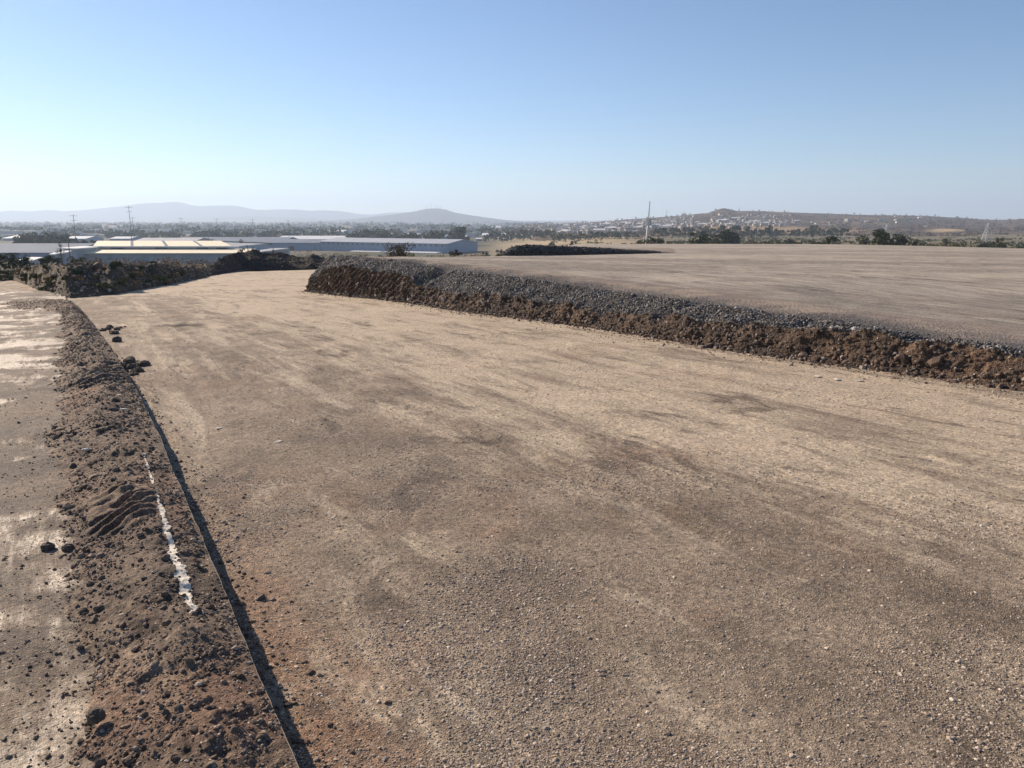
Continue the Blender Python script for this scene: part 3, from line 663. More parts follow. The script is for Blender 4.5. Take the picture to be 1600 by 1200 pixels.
def pad_relief(x, y):
    u, v = ucoord(x, y)
    return 0.018 * fbm(x * 0.25, y * 0.9, 4, 151) + 0.010 * fbm(u * 1.1, v * 3, 4, 153) + 0.03 * sstep(0.15, 0.4, fbm(x * 0.12, y * 0.35, 4, 157)) * fbm(x * 2, y * 6, 3, 158)
Zp = pad_z(Xp, Yp) + pad_relief(Xp, Yp)
ins = inside(poly, Xp, Yp); insf = ins[:-1, :-1] & ins[1:, 1:] & ins[1:, :-1] & ins[:-1, 1:]
dp = 0.02 + 0.10 * fbm(Xp * 0.10, Yp * 0.25, 4, 161) + 0.04 * sstep(40, 110, Yp)
me = gridmesh('gravel_pad', np.stack([Xp, Yp, Zp], -1), insf, {'dust': dp})
o = link('gravel_pad', me, M['pad']); tag(o, 'broad flat pad of compacted gravel above the road', kind='structure')
# outer side of the pad along its back edge
rows = []
bk = bk[45:]; nb = nb[45:]
for inn, dz_ in ((-0.4, -0.02), (0.1, -0.15), (0.35, -0.9), (0.5, -2.4)):
    q_ = bk - nb * (-inn) * -1 if False else bk - nb * inn
    rows.append(np.stack([q_[:, 0], q_[:, 1], pad_z(bk[:, 0], bk[:, 1]) + dz_ + 0.04 * fbm(q_[:, 0] * 2, q_[:, 1] * 2, 3, 5)], -1))
me = gridmesh('pad_back_slope', np.stack(rows, 1)); o = link('pad_back_slope', me, M['rubble']); tag(o, 'soil slope falling behind the pad', kind='structure')

# second, lower bank on the far side of the pad
b2px = np.array([(786, 399.5), (800, 399.6), (850, 399.3), (900, 398.6), (950, 397.6), (1000, 396.6), (1050, 395.6), (1090, 394.8)])
t2px = np.array([(786, 396), (796, 389), (808, 384.5), (825, 382.8), (850, 384.0), (900, 386), (950, 388.4), (1000, 391.4), (1050, 394.3), (1100, 395.5)])
def pad_point(px, row):          # where the pad is met on that pixel
    dd = np.linspace(30, 140, 900); out_ = []
    for p_, r_ in zip(px, row):
        Q = at(np.full(900, p_), np.full(900, r_), dd); z = pad_z(Q[:, 0], Q[:, 1]); k = np.argmax(Q[:, 2] < z); out_.append(Q[k])
    return np.array(out_)
pxs = np.linspace(786, 1088, 700); D2 = np.interp(pxs, [786, 850, 950, 1050, 1090], [46, 50, 56, 63, 66])
B2 = at(pxs, np.interp(pxs, b2px[:, 0], b2px[:, 1]), D2)
B2[:, 2] = pad_z(B2[:, 0], B2[:, 1])
zt2 = rowz(np.interp(pxs, t2px[:, 0], t2px[:, 1]), D2 + 0.9); h2 = np.maximum(zt2 - B2[:, 2], 0.015)
fr = np.array([-0.3, 0.0, 0.15, 0.3, 0.45, 0.6, 0.8, 1.0, 1.3, 2, 4, 8, 16, 30]); hf = np.array([-0.05, 0.02, 0.22, 0.40, 0.56, 0.68, 0.88, 1.0, 1.0, 0.98, 0.93, 0.84, 0.6, -0.1])
P2 = np.zeros((700, len(fr), 3)); tp2 = np.zeros((700, len(fr)))
for j in range(len(fr)):
    xx = B2[:, 0] * (1 + fr[j] / D2) ; yy = B2[:, 1] + fr[j]
    ns = 0.22 * fbm(pxs * 0.35, fr[j] * 3 + 0 * pxs, 5, 171) * (h2 ** 0.7) * (1 if 0 < hf[j] and j < 8 else 0.3)
    P2[:, j, 0] = xx; P2[:, j, 1] = yy - ns; P2[:, j, 2] = pad_z(xx, yy) * (1 if j > 8 else 1) + hf[j] * h2 + (ns * 0.6 if j > 1 else 0)
    P2[:, j, 2] -= 0.10 * sstep(1045, 1086, pxs) + (0.9 * sstep(806, 788, pxs) if j > 8 else 0)
    tp2[:, j] = float(hf[j] > 0.5 or j > 6)
endf = sstep(0, 26, pxs - 786)
me = gridmesh('far_bank', P2, None, {'gravel': (tp2 * (1 - sstep(1.0, 5, fr))[None]), 'top': tp2}, flip=False)
o = link('far_bank', me, M['embank']); tag(o, 'second cut bank with dark gravel top tapering to the right across the pad', kind='structure')
k_ = rng.integers(0, 700 * 6, 4000); PP = P2[:, 4:10].reshape(-1, 3)[k_] + rng.normal(0, 0.08, (4000, 3)) * np.array([1, 1, 0.2]); hh_ = np.repeat(h2, 6)[k_]
PP = PP[hh_ > 0.1]; o = stones('far_bank_gravel', PP, rng.uniform(0.03, 0.075, len(PP)), M['crushed'], sink=0.3, tint=rng.uniform(0, .8, len(PP))); tag(o, 'dark gravel covering the second bank across the pad', 'gravel', kind='stuff')

# ================================================================== beyond the site
# ground: azimuth given as the photo column at eye height; distance -> height
TA = lambda px: (np.asarray(px, float) - 800) / F * cp          # x / y
gl = ([0, 30, 60, 100, 200, 275, 400, 560, 800, 2000, 30000], [-2.6, -2.8, -2.4, -4.6, -11.5, -13.8, -19, -23.0, -23.5, -23.5, -23.5])
gr_ = ([0, 60, 130, 180, 260, 500, 900, 2000, 30000], [-3.4, -3.0, -6.6, -7.4, -8.6, -12.5, -17.5, -23.5, -23.5])
def ground_z(x, y):
    d = np.maximum(np.asarray(y, float), 0.0); t = np.asarray(x, float) / np.maximum(d, 1.0)
    d = np.maximum(d, np.hypot(x, y) * 0.5); f = sstep(-0.06, 0.14, t)
    z = np.interp(d, *gl) * (1 - f) + np.interp(d, *gr_) * f
    return z + np.clip(d / 400, 0, 1) * 0.5 * fbm(x * 0.004, y * 0.004, 3, 201) + 0.12 * fbm(x * 0.15, y * 0.15, 3, 203)
Xg, Yg, Rg = polar(3, 26000, 0.035, -100, 100, 0.8)
Zg = ground_z(Xg, Yg)
inner_drop = sstep(56, 30, Rg)
Zg = Zg - inner_drop * 1.2
tg = Xg / np.maximum(Yg, 1); 
dry = (1 - 0.75 * sstep(0.12, 0.2, tg)) * sstep(-0.05, 0.02, tg) * sstep(150, 260, Yg) * sstep(1500, 900, Yg) + 0.6 * sstep(60, 130, Yg) * sstep(240, 160, Yg)
m, N, L, b = newmat('plain_ground'); q = NB(m); uv = q.mapv(0)
green = q.mix(q.ramp(q.noise(uv, 0.006, 6, 0.6), 0.4, 0.6), (0.085, 0.085, 0.055), (0.17, 0.145, 0.10))
dryc = q.mix(q.ramp(q.noise(uv, 0.03, 6, 0.65), 0.4, 0.62), (0.30, 0.235, 0.135), (0.46, 0.36, 0.23))
L.new(q.mix(q.attr('dry'), green, dryc), b.inputs['Base Color']); b.inputs['Roughness'].default_value = 0.95; b.inputs['Specular IOR Level'].default_value = 0.1; M['plain'] = m
me = gridmesh('ground', np.stack([Xg, Yg, Zg], -1), None, {'dry': dry}); o = link('ground', me, M['plain']); tag(o, 'valley plain stretching to the far hills', kind='structure')

# ---- far hills
def hill_layer(name, sil, dist, depth, col, label, seed, base=-24):
    px = np.linspace(sil[0][0], sil[-1][0], 500); row = np.interp(px, [s[0] for s in sil], [s[1] for s in sil])
    row = smooth(row[:, None], 3)[:, 0]
    fr = np.array([-1, -.8, -.6, -.42, -.28, -.16, -.08, 0, .15, .5, 1.0]); hf = np.array([0, .08, .2, .36, .54, .74, .89, 1, .9, .5, 0])
    P = np.zeros((500, len(fr), 3))
    for j in range(len(fr)):
        d = dist + fr[j] * depth; top = rowz(row, dist)
        P[:, j, 0] = TA(px) * d * 1.0; P[:, j, 1] = d
        rel = 1 + 0.25 * fbm(px * 0.03, fr[j] * 3 + px * 0, 4, seed) * (4 * hf[j] * (1 - hf[j]))
        P[:, j, 2] = base + (top - base) * hf[j] * rel
    o = link(name, gridmesh(name, P), flatmat(name + '_scrub', col, 0.95, var=0.35, scale=0.004, spec=0.1)); tag(o, label, kind='structure')
hill_layer('far_hills', [(-900, 335), (-500, 329), (-200, 334), (0, 331), (20, 328.5), (45, 330.5), (70, 328.5), (85, 328), (100, 330), (130, 328.5), (165, 325), (200, 321), (225, 317.5), (260, 316.5), (275, 315), (290, 317), (305, 322), (345, 321), (372, 321.5), (395, 327), (410, 328), (440, 327), (472, 327.5), (480, 329.5), (510, 328.5), (535, 330), (560, 334.5), (580, 335.5), (610, 332), (640, 331.5), (700, 335), (760, 343), (800, 347)], 11000, 1900, (0.05, 0.052, 0.045), 'long range of far hills on the left', 301)
hill_layer('mast_hill', [(440, 347), (500, 345), (540, 343.5), (580, 339), (620, 334.5), (650, 330), (662, 327), (670, 326), (685, 325.7), (697, 327.5), (710, 332), (740, 337), (780, 342.5), (820, 346.5), (880, 351)], 6800, 1300, (0.05, 0.052, 0.045), 'single hazy hill with masts on its summit', 303)
hill_layer('low_rise', [(120, 348), (200, 346), (330, 340), (400, 338), (480, 341), (560, 344), (640, 347)], 8800, 900, (0.08, 0.08, 0.06), 'faint lower hill before the far range', 305)

# ---- right hill
rsil = np.array([(780, 350), (830, 349), (880, 349), (920, 347.5), (960, 344.5), (1000, 341.5), (1050, 338), (1080, 335), (1105, 333), (1112, 331), (1120, 327.5), (1130, 325.5), (1142, 327.5), (1150, 329.8), (1170, 329.5), (1200, 330.5), (1250, 332.5), (1300, 334), (1340, 335.5), (1400, 336.5), (1450, 337.5), (1490, 340), (1530, 342.5), (1560, 344), (1600, 342), (1700, 336), (1900, 330), (2300, 340)], float)
D0, D1 = 900.0, 2300.0
def rh_row(px, t):
    top = np.interp(px, rsil[:, 0], rsil[:, 1]); bot = np.interp(px, [780, 1000, 1300, 1600], [366, 367, 371, 372])
    g = t ** 0.85; g = g + 0.06 * fbm(np.asarray(px) * 0.012, t * 3.5, 4, 311) * np.clip(4 * t * (1 - t), 0, 1) * 1.6
    return bot + (top - bot) * np.clip(g, 0, 1)
def rh_point(px, t):
    d = D0 + (D1 - D0) * t; return np.stack([TA(px) * d, d, rowz(rh_row(px, t), d)], -1)
pxh = np.linspace(780, 2300, 900); th = np.r_[-0.12, np.linspace(0, 1, 90), 1.12, 1.5]
Ph, Th = np.meshgrid(pxh, th, indexing='ij'); PR = rh_point(Ph, np.clip(Th, 0, 1))
dn = D0 + (D1 - D0) * Th; PR[..., 0] = TA(Ph) * dn; PR[..., 1] = dn
PR[..., 2] -= 26 * sstep(850, 785, Ph)
PR[..., 2] += np.where(Th < 0, -8, 0) + np.where(Th > 1, -(Th - 1) * 160, 0) + 1.6 * fbm(PR[..., 0] * 0.02, PR[..., 1] * 0.02, 4, 313) * np.clip(Th * (1 - Th) * 8, 0, 1)
row_ = rh_row(Ph, np.clip(Th, 0, 1))
def blob(cx, cy, sx, sy, tilt=0.0): 
    u_ = (Ph - cx) / sx; v_ = (row_ - cy - tilt * (Ph - cx)) / sy; return np.clip(1.35 - (u_ ** 2 + v_ ** 2) + 0.6 * fbm(Ph * 0.04, row_ * 0.4, 4, 317), 0, 1)
dryh = np.clip(blob(1185, 358, 95, 5.5, 0.01) + blob(1055, 364.5, 55, 2.6) + 0.5 * blob(1300, 362, 90, 4), 0, 1)
yel = np.clip(blob(1478, 360, 30, 2.6), 0, 1) + 0.5 * np.clip(blob(1500, 366, 22, 1.4), 0, 1)
grn = np.clip(blob(1430, 345, 70, 4.5), 0, 1) + np.clip(blob(1300, 369, 260, 3.0), 0, 1)
m, N, L, b = newmat('hill_scrub'); q = NB(m); uv = q.mapv(0)
c_ = q.mix(q.ramp(q.noise(uv, 0.008, 8, 0.65), 0.4, 0.6), (0.07, 0.048, 0.033), (0.17, 0.112, 0.068))
c_ = q.mix(q.math('MULTIPLY', q.ramp(q.noise(uv, 0.05, 5, 0.7), 0.5, 0.62), 0.7), c_, (0.05, 0.05, 0.032))
c_ = q.mix(q.math('MULTIPLY', q.ramp(q.noise(uv, 0.0035, 7, 0.7, 1.5), 0.55, 0.60), 0.55), c_, (0.34, 0.24, 0.135))
c_ = q.mix(q.attr('green'), c_, q.mix(q.noise(uv, 0.04, 5, 0.7), (0.045, 0.055, 0.036), (0.10, 0.10, 0.06)))
c_ = q.mix(q.attr('drygrass'), c_, q.mix(q.ramp(q.noise(uv, 0.02, 6, 0.7), 0.35, 0.65), (0.27, 0.18, 0.10), (0.46, 0.33, 0.18)))
c_ = q.mix(q.attr('cleared'), c_, (0.50, 0.37, 0.20))
L.new(c_, b.inputs['Base Color']); b.inputs['Roughness'].default_value = 0.95; b.inputs['Specular IOR Level'].default_value = 0.1
L.new(q.bump(q.noise(uv, 0.06, 8, 0.7), 9.0, 0.8), b.inputs['Normal'])
me = gridmesh('scrub_hill', PR, None, {'drygrass': dryh, 'cleared': np.clip(yel, 0, 1), 'green': np.clip(grn, 0, 1) * 0.7}); o = link('scrub_hill', me, m); tag(o, 'brown scrub hill on the right with a town spread over its left flank', kind='structure')

# ------------------------------------------------------------------ plants
def leafmesh(C_, size, n_per, seed, squash=0.8):
    """clumps at C_ (k,4: x,y,z,r) filled with small leaf faces"""
    g = np.random.default_rng(seed); V = []; 
    for cx, cy, cz, r in C_:
        n = n_per; p = g.normal(size=(n, 3)); p /= np.linalg.norm(p, axis=1)[:, None]; p *= (g.uniform(0.25, 1, (n, 1)) ** 0.5) * r; p[:, 2] *= squash
        p += np.array([cx, cy, cz]); a = g.normal(size=(n, 3)); a /= np.linalg.norm(a, axis=1)[:, None]; b2 = np.cross(a, g.normal(size=(n, 3))); b2 /= np.linalg.norm(b2, axis=1)[:, None]
        s_ = size * g.uniform(0.6, 1.5, (n, 1)); V.append(np.stack([p - a * s_, p + b2 * s_ * 0.55, p + a * s_, p - b2 * s_ * 0.55], 1))
    V = np.concatenate(V).reshape(-1, 3); return V, np.arange(len(V)).reshape(-1, 4), np.repeat(g.uniform(0, 1, len(V) // 4), 4)
def leafmat(name, c0, c1):
    m = attrmat(name, [(0, c0), (1, c1)], rough=0.8, spec=0.2); return m
M['leaf_dark'] = leafmat('dark_leaves', (0.035, 0.043, 0.024), (0.09, 0.10, 0.05))
M['leaf_mid'] = leafmat('olive_leaves', (0.045, 0.055, 0.026), (0.11, 0.12, 0.055))
M['leaf_brown'] = leafmat('dry_leaves', (0.07, 0.048, 0.03), (0.17, 0.12, 0.07))
M['leaf_weed'] = leafmat('green_weeds', (0.08, 0.11, 0.035), (0.19, 0.22, 0.085))
M['leaf_olive'] = leafmat('olive_weeds', (0.09, 0.09, 0.04), (0.20, 0.18, 0.09))
M['leaf_straw'] = leafmat('straw', (0.20, 0.13, 0.07), (0.38, 0.27, 0.15))
M['bark'] = flatmat('bark', (0.10, 0.075, 0.055), 0.95, var=0.3, scale=6)
def tree(name, loc, h, w_, leaf, seed, label, cat='tree', group=None, clumps=22, per=60, lsize=None, trunk=0.25, low=0.22, px_wide=None):
    g = np.random.default_rng(seed); root = empty(name, loc); root.rotation_euler = (0, 0, float(g.uniform(0, 6)))
    tk = MB(); tk.tube((0, 0, -0.3), (0.03 * h, 0, h * 0.45), h * 0.045, h * 0.028); C_ = []
    for k in range(clumps):
        a = g.uniform(0, 2 * math.pi); z = g.uniform(low, 0.92); rad = w_ / 2 * math.sqrt(max(0.05, 1 - ((z - 0.5) / 0.52) ** 2)) * g.uniform(0.3, 0.85)
        p = (rad * math.cos(a), rad * math.sin(a), z * h); C_.append((*p, w_ * g.uniform(0.12, 0.22)))
        if k % 3 == 0: tk.tube((0.02 * h, 0, h * g.uniform(0.2, 0.42)), (p[0] * 0.9, p[1] * 0.9, p[2]), h * 0.016, h * 0.006, 5)
    tk.build('trunk', M['bark'], root, True)
    V, Q, t = leafmesh(C_, lsize or w_ * 0.045, per, seed); link('crown', rawmesh('crown', V, Q, 4, False, {'tint': t}), leaf, root)
    tag(root, label, cat, group); return root
def bush(name, loc, h, w_, leaf, seed, label, cat='bush', group=None, n=70, ls=None, clumps=9, per=50):
    g = np.random.default_rng(seed); root = empty(name, loc)
    st_ = MB()
    for k in range(n // 4):
        a = g.uniform(0, 2 * math.pi); r = w_ / 2 * g.uniform(0.2, 0.95); hh_ = h * g.uniform(0.55, 1.0) * math.sqrt(max(0.1, 1 - (r / (w_ * .55)) ** 2))
        m_ = (r * 0.5 * math.cos(a), r * 0.5 * math.sin(a), hh_ * 0.55); st_.tube((0, 0, -0.05), m_, h * 0.013, h * 0.008, 4); st_.tube(m_, (r * math.cos(a + g.uniform(-.4, .4)), r * math.sin(a), hh_), h * 0.008, h * 0.003, 4)
    st_.build('stems', M['bark'], root)
    C_ = [(w_ * .38 * math.cos(a) * q1, w_ * .38 * math.sin(a) * q1, h * z, w_ * g.uniform(0.13, .22)) for a, q1, z in zip(g.uniform(0, 6.28, clumps), g.uniform(0, 1, clumps) ** .5, g.uniform(.25, .82, clumps))]
    V, Q, t = leafmesh(C_, ls or w_ * 0.04, per, seed, 0.75); V[:, 2] = np.maximum(V[:, 2], 0.0)
    link('foliage', rawmesh('foliage', V, Q, 4, False, {'tint': t}), leaf, root); tag(root, label, cat, group); return root

def gp(px, d):                       # a point of the ground on column px at distance d
    x = TA(px) * d; return (float(x), float(d), float(ground_z(x, d)))

# ---- near vegetation behind the pad's back edge
def base_tree(px, top, w_px, d, maker, **kw):
    x, y, z = gp(px, d); zt_ = float(rowz(top, d)); return maker(loc=(x, y, z), h=zt_ - z, w_=w_px / F * d * 1.02, **kw)
base_tree(625, 375.5, 48, 62, bush, name='thorn_bush', leaf=M['leaf_brown'], seed=11, label='wide bare brown thorn bush behind the pad corner, before the blue warehouse', n=150, clumps=34, per=90, ls=0.06)
base_tree(712, 384, 22, 66, bush, name='thorn_bush', leaf=M['leaf_brown'], seed=12, label='small brown bush in front of the right end of the blue warehouse', n=90, clumps=20, per=70, ls=0.06)
for i, (px, top, wp, d, lf_, lab) in enumerate([(647, 391, 26, 58, 'leaf_weed', 'bright green low shrub just right of the wide brown thorn bush'), (675, 394.5, 40, 58, 'leaf_olive', 'low olive shrub between the two brown thorn bushes'),
        (738, 391, 30, 60, 'leaf_straw', 'rust brown dry shrub right of the small thorn bush'), (760, 392, 34, 60, 'leaf_weed', 'green shrub next to the dark end of the far bank'), (781, 391, 20, 60, 'leaf_mid', 'dark green shrub touching the end of the far bank'),
        (590, 394, 34, 57, 'leaf_olive', 'olive shrub left of the wide brown thorn bush'), (560, 392, 46, 62, 'leaf_straw', 'dry brown weeds above the gravel corner'), (528, 393, 40, 66, 'leaf_olive', 'green brown shrub above the left end of the bank'),
        (500, 391.5, 40, 70, 'leaf_olive', 'olive weeds behind the right end of the dark heap'), (468, 389, 50, 74, 'leaf_straw', 'reddish dry weeds behind the middle of the dark heap'), (428, 389, 40, 74, 'leaf_straw', 'straw coloured weeds behind the left crest of the dark heap'),
        (700, 396, 34, 58, 'leaf_straw', 'flat straw coloured weeds below the small thorn bush')]):
    base_tree(px, top, wp, d, bush, name='shrub', leaf=M[lf_], seed=30 + i, label=lab, n=40, clumps=18, per=55, ls=0.045)
for i, (px, top, wp, d) in enumerate([(373, 373, 18, 150), (383, 379, 7, 120), (392, 380, 6, 120), (421, 376, 12, 110), (88, 377, 16, 150)]):
    base_tree(px, top, wp, d, tree, name='young_tree', leaf=M['leaf_dark'], seed=60 + i, clumps=10, per=34, low=0.35,
              label=['round dark tree at the right end of the pale roofed shed', 'thin sapling left of another one beside the pale shed', 'thin sapling right of another one beside the pale shed', 'spindly young tree above the dark heap', 'thin tree by the left end of the pale roofed shed'][i])
for i, (px, top, wp, d, lf_) in enumerate([(8, 392, 34, 70, 'leaf_dark'), (30, 396, 32, 64, 'leaf_dark'), (-14, 394, 30, 64, 'leaf_dark'), (12, 412, 24, 50, 'leaf_weed'), (62, 398, 20, 80, 'leaf_dark'), (74, 396, 22, 84, 'leaf_mid'), (45, 408, 24, 52, 'leaf_mid'), (112, 398, 30, 60, 'leaf_olive')]):
    base_tree(px, top, wp, d, bush, name='bush', leaf=M[lf_], seed=80 + i, n=60, clumps=18, per=60, ls=0.07,
              label=['tall dark bush at the left edge of the photo', 'dark bush right of the tallest one at the left edge', 'dark bush cut by the left edge of the photo', 'bright green weeds at the far left beside the track end', 'small dark bush left of the thin tree near the pale shed', 'olive bush directly under the thin tree near the pale shed', 'dull green bush behind the end of the mud track', 'olive green bush before the left end of the pale shed'][i])

# ---- trees behind the pad, right half
rt = [(1005, 371, 22, 190, 'leaf_dark', 'low dark bush left of the white mast foot'), (1026, 369, 30, 185, 'leaf_dark', 'round dark bush right of the white mast foot'), (1087, 361, 26, 190, 'leaf_mid', 'dense dark green tree with a pointed top right of the white mast'),
      (1102, 366, 20, 200, 'leaf_mid', 'round green tree against the right side of the pointed one'), (1118, 366, 16, 330, 'leaf_dark', 'bluish tree behind the gap right of the pointed tree'), (1140, 360, 32, 340, 'leaf_dark', 'broad bluish tree in the middle distance, widest of its cluster'), (1100, 359.5, 14, 340, 'leaf_dark', 'tall bluish tree rising behind the pointed green tree'), (1122, 373, 16, 210, 'leaf_mid', 'small green bush below the broad bluish tree'),
      (1300, 369, 26, 180, 'leaf_mid', 'dark green tree standing alone on the pad edge'), (1273, 373, 26, 200, 'leaf_dark', 'low dark shrub left of the lone tree on the pad edge'), (1235, 373, 24, 240, 'leaf_dark', 'dark shrub well left of the lone tree'), (1252, 374, 14, 220, 'leaf_mid', 'small shrub between two dark shrubs'),
      (1350, 366, 20, 190, 'leaf_mid', 'rounded tree at the left of the right hand grove'), (1378, 359, 32, 190, 'leaf_mid', 'tallest and widest tree of the right hand grove'), (1408, 367, 30, 200, 'leaf_dark', 'dark tree right of the tallest tree of the grove'), (1393, 369, 16, 190, 'leaf_mid', 'small tree squeezed right against the tallest of the grove'), (1432, 371, 16, 200, 'leaf_mid', 'narrow tree at the right end of the grove'),
      (1446, 373, 16, 210, 'leaf_mid', 'low green shrub just right of the grove'), (1480, 370, 16, 200, 'leaf_mid', 'small upright tree left of the yellow clearing'), (1462, 375, 20, 190, 'leaf_olive', 'flat olive shrub right of the grove'), (1517, 375, 22, 190, 'leaf_olive', 'yellowish shrub right of the clearing'), (1545, 373, 30, 190, 'leaf_dark', 'wide dark shrub below the right pylon'), (1565, 368, 16, 200, 'leaf_mid', 'pointed tree near the right edge of the photo'), (1568, 376, 26, 180, 'leaf_mid', 'low green shrub nearest the right edge of the photo'),
      (1205, 375, 18, 230, 'leaf_dark', 'tiny dark shrub on the dry bank, right of centre'), (1175, 376, 16, 230, 'leaf_brown', 'brown shrub on the dry bank behind the pad'), (1055, 376, 22, 220, 'leaf_brown', 'rust brown low shrub right of the round dark bush'), (1072, 377, 14, 215, 'leaf_olive', 'small olive shrub left of the pointed green tree'), (1500, 377, 26, 190, 'leaf_olive', 'flat pale shrub below the yellow clearing'), (1220, 372, 12, 260, 'leaf_mid', 'thin shrub left of the dark shrubs')]
for i, (px, top, wp, d, lf_, lab) in enumerate(rt):
    x, y, z = gp(px, d); zt_ = float(rowz(top, d)); fn = tree if top < 372 else bush
    if fn is tree: tree('broadleaf_tree', (x, y, z - 0.5), zt_ - z + 0.5, wp / F * d * 1.1, M[lf_], 120 + i, lab, clumps=30, per=60, low=0.18, group='trees and shrubs behind the pad')
    else: bush('wild_shrub', (x, y, z), max(1.0, zt_ - z), wp / F * d * 1.15, M[lf_], 120 + i, lab, clumps=20, per=50, group='trees and shrubs behind the pad')

# ------------------------------------------------------------------ mounds at the end of the road
def mound(name, base, top, thick, mat, label, seed, cat, rough=0.25, n=420, ledge=0.35, zoff=-0.10, behind=4.0, dmax=None):
    base = np.array(base, float); top = np.array(top, float); px = np.linspace(max(base[0, 0], top[0, 0]), min(base[-1, 0], top[-1, 0]), n)
    rb = np.interp(px, base[:, 0], base[:, 1]); rt_ = np.interp(px, top[:, 0], top[:, 1]); B = on_road(px, rb)
    if dmax: 
        k = np.minimum(1, dmax / B[:, 1]); B = B * k[:, None]; B[:, 2] = rowz(rb, B[:, 1])
    thk = np.interp(px, [px[0], px[-1]], thick) if isinstance(thick, tuple) else np.full(n, thick)
    m_ = 70; f = np.linspace(0, 1, m_); P = np.zeros((n, m_, 3))
    hf = np.where(f < 0.62, (np.clip(f / 0.62, 0, 1)) ** 0.85, 1 - ((f - 0.62) / 0.38) ** 1.5)
    Dc = B[:, 1] + thk * 0.62; zt_ = rowz(rt_, Dc)
    for j in range(m_):
        D = B[:, 1] + f[j] * thk + (0 if f[j] < 0.62 else (f[j] - 0.62) * behind)
        xx = TA(px) * 0 + B[:, 0] / B[:, 1] * D
        h = zt_ - B[:, 2]
        lump = fbm(xx * 0.9, D * 0.7, 5, seed, 0.55) * rough * np.clip(h, 0.2, 1.5) * math.sin(math.pi * min(1, f[j] / 0.62) * 0.85 + 0.1 if f[j] < .62 else math.pi * (0.85) + .1) 
        lump = lump + 0.06 * fbm(xx * 3.5, D * 3.0, 4, seed + 5, 0.6) * (1 if 0.03 < f[j] < .9 else 0)
        P[:, j, 0] = xx; P[:, j, 1] = D; P[:, j, 2] = B[:, 2] + zoff * (1 - min(1, f[j] * 12)) + h * hf[j] + lump - (2.2 * (f[j] - 0.62) / 0.38 if f[j] > 0.62 else 0)
    o = link(name, gridmesh(name, P), mat); tag(o, label, cat); return P
RB = mound('rubble_bank', [(-60, 446), (20, 438), (45, 447), (70, 458), (110, 467), (180, 461), (250, 447.5), (310, 436), (335, 430), (380, 423)], [(-60, 420), (0, 424), (40, 418), (70, 412), (100, 411), (130, 408), (150, 411), (170, 414), (188, 409), (215, 414), (232, 415), (250, 411), (270, 415), (300, 417), (330, 421), (380, 422.5)], (7.5, 5.0), M['rubble'], 'long bank of rubble, dark soil and weeds closing the left end of the road', 401, 'rubble bank', rough=0.5)
HB = mound('dark_soil_heap', [(285, 440), (330, 431), (380, 422.5), (450, 419), (505, 417.5), (560, 417)], [(285, 439), (310, 428), (325, 416), (345, 404), (365, 396), (385, 393), (397, 388.5), (403, 389.5), (412, 395), (440, 394.5), (447, 397), (458, 399), (470, 402), (478, 401.5), (489, 396), (497, 399), (508, 404), (520, 402.5), (560, 410)], (6, 7), M['heap'], 'long heap of dark soil behind the end of the road', 411, 'soil heap', rough=0.22)
MH = mound('small_soil_heap', [(262, 429), (290, 430), (312, 430), (330, 429)], [(262, 424), (275, 417), (290, 413.5), (300, 413), (312, 419), (330, 427)], 2.0, M['heap'], 'small dark heap just left of the long dark heap', 421, 'soil heap', rough=0.15, n=120)
def scatter_on(P, n, jm, s0, mat, name, label, sp_=0.4, big=True, tint=None):
    n1 = P.shape[0]; js = (rng.uniform(*jm, n) * P.shape[1]).astype(int); is_ = rng.integers(0, n1, n); PP = P[is_, js] + rng.normal(0, .05, (n, 3)) * np.array([1, 1, 0.1])
    o = stones(name, PP, s0 * np.exp(rng.normal(0, sp_, n)), mat, big=big, sink=.35, tint=tint); tag(o, label, 'rubble', kind='stuff')
scatter_on(RB, 2600, (0.02, 0.62), 0.05, M['clod'], 'rubble_stones', 'stones and lumps strewn over the weedy rubble bank')
scatter_on(HB, 1800, (0.02, 0.62), 0.045, M['dark_clod'], 'heap_clods', 'dark clods over the soil heap')
for i in range(62):                     # weeds on the rubble bank
    k = rng.integers(20, 330); j = rng.integers(4, 36); p = RB[k, j]; px_ = pxof(*p)
    kind_ = rng.choice(['leaf_olive', 'leaf_weed', 'leaf_straw', 'leaf_mid'], p=[.45, .1, .25, .2]); 
    if i < 10: k = int(60 + i * 9); j = int(8 + (i % 4) * 7); p = RB[k, j]; kind_ = 'leaf_weed' if i % 2 else 'leaf_olive'
    if i == 0: p = RB[int(np.argmin(np.abs(pxof(RB[:, 4, 0], RB[:, 4, 1], RB[:, 4, 2]) - 70))), 5]; kind_ = 'leaf_weed'
    s_ = float(rng.uniform(0.25, 0.6)); 
    V, Q, t = leafmesh([(rng.normal(0, s_ * .2), rng.normal(0, s_ * .2), s_ * .18, s_ * .28) for _ in range(6)], 0.05, 60, 500 + i, 0.7)
    o = link('weed_clump', rawmesh('weed_clump', V, Q, 4, False, {'tint': t}), M[kind_]); o.location = p.tolist()
    tag(o, {'leaf_weed': 'bright green weed clump growing on the rubble bank', 'leaf_olive': 'olive weed clump growing on the rubble bank', 'leaf_straw': 'dry straw coloured weed clump on the rubble bank', 'leaf_mid': 'dull dark green weed clump on the rubble bank'}[kind_], 'weeds', 'weed clumps on the rubble bank')
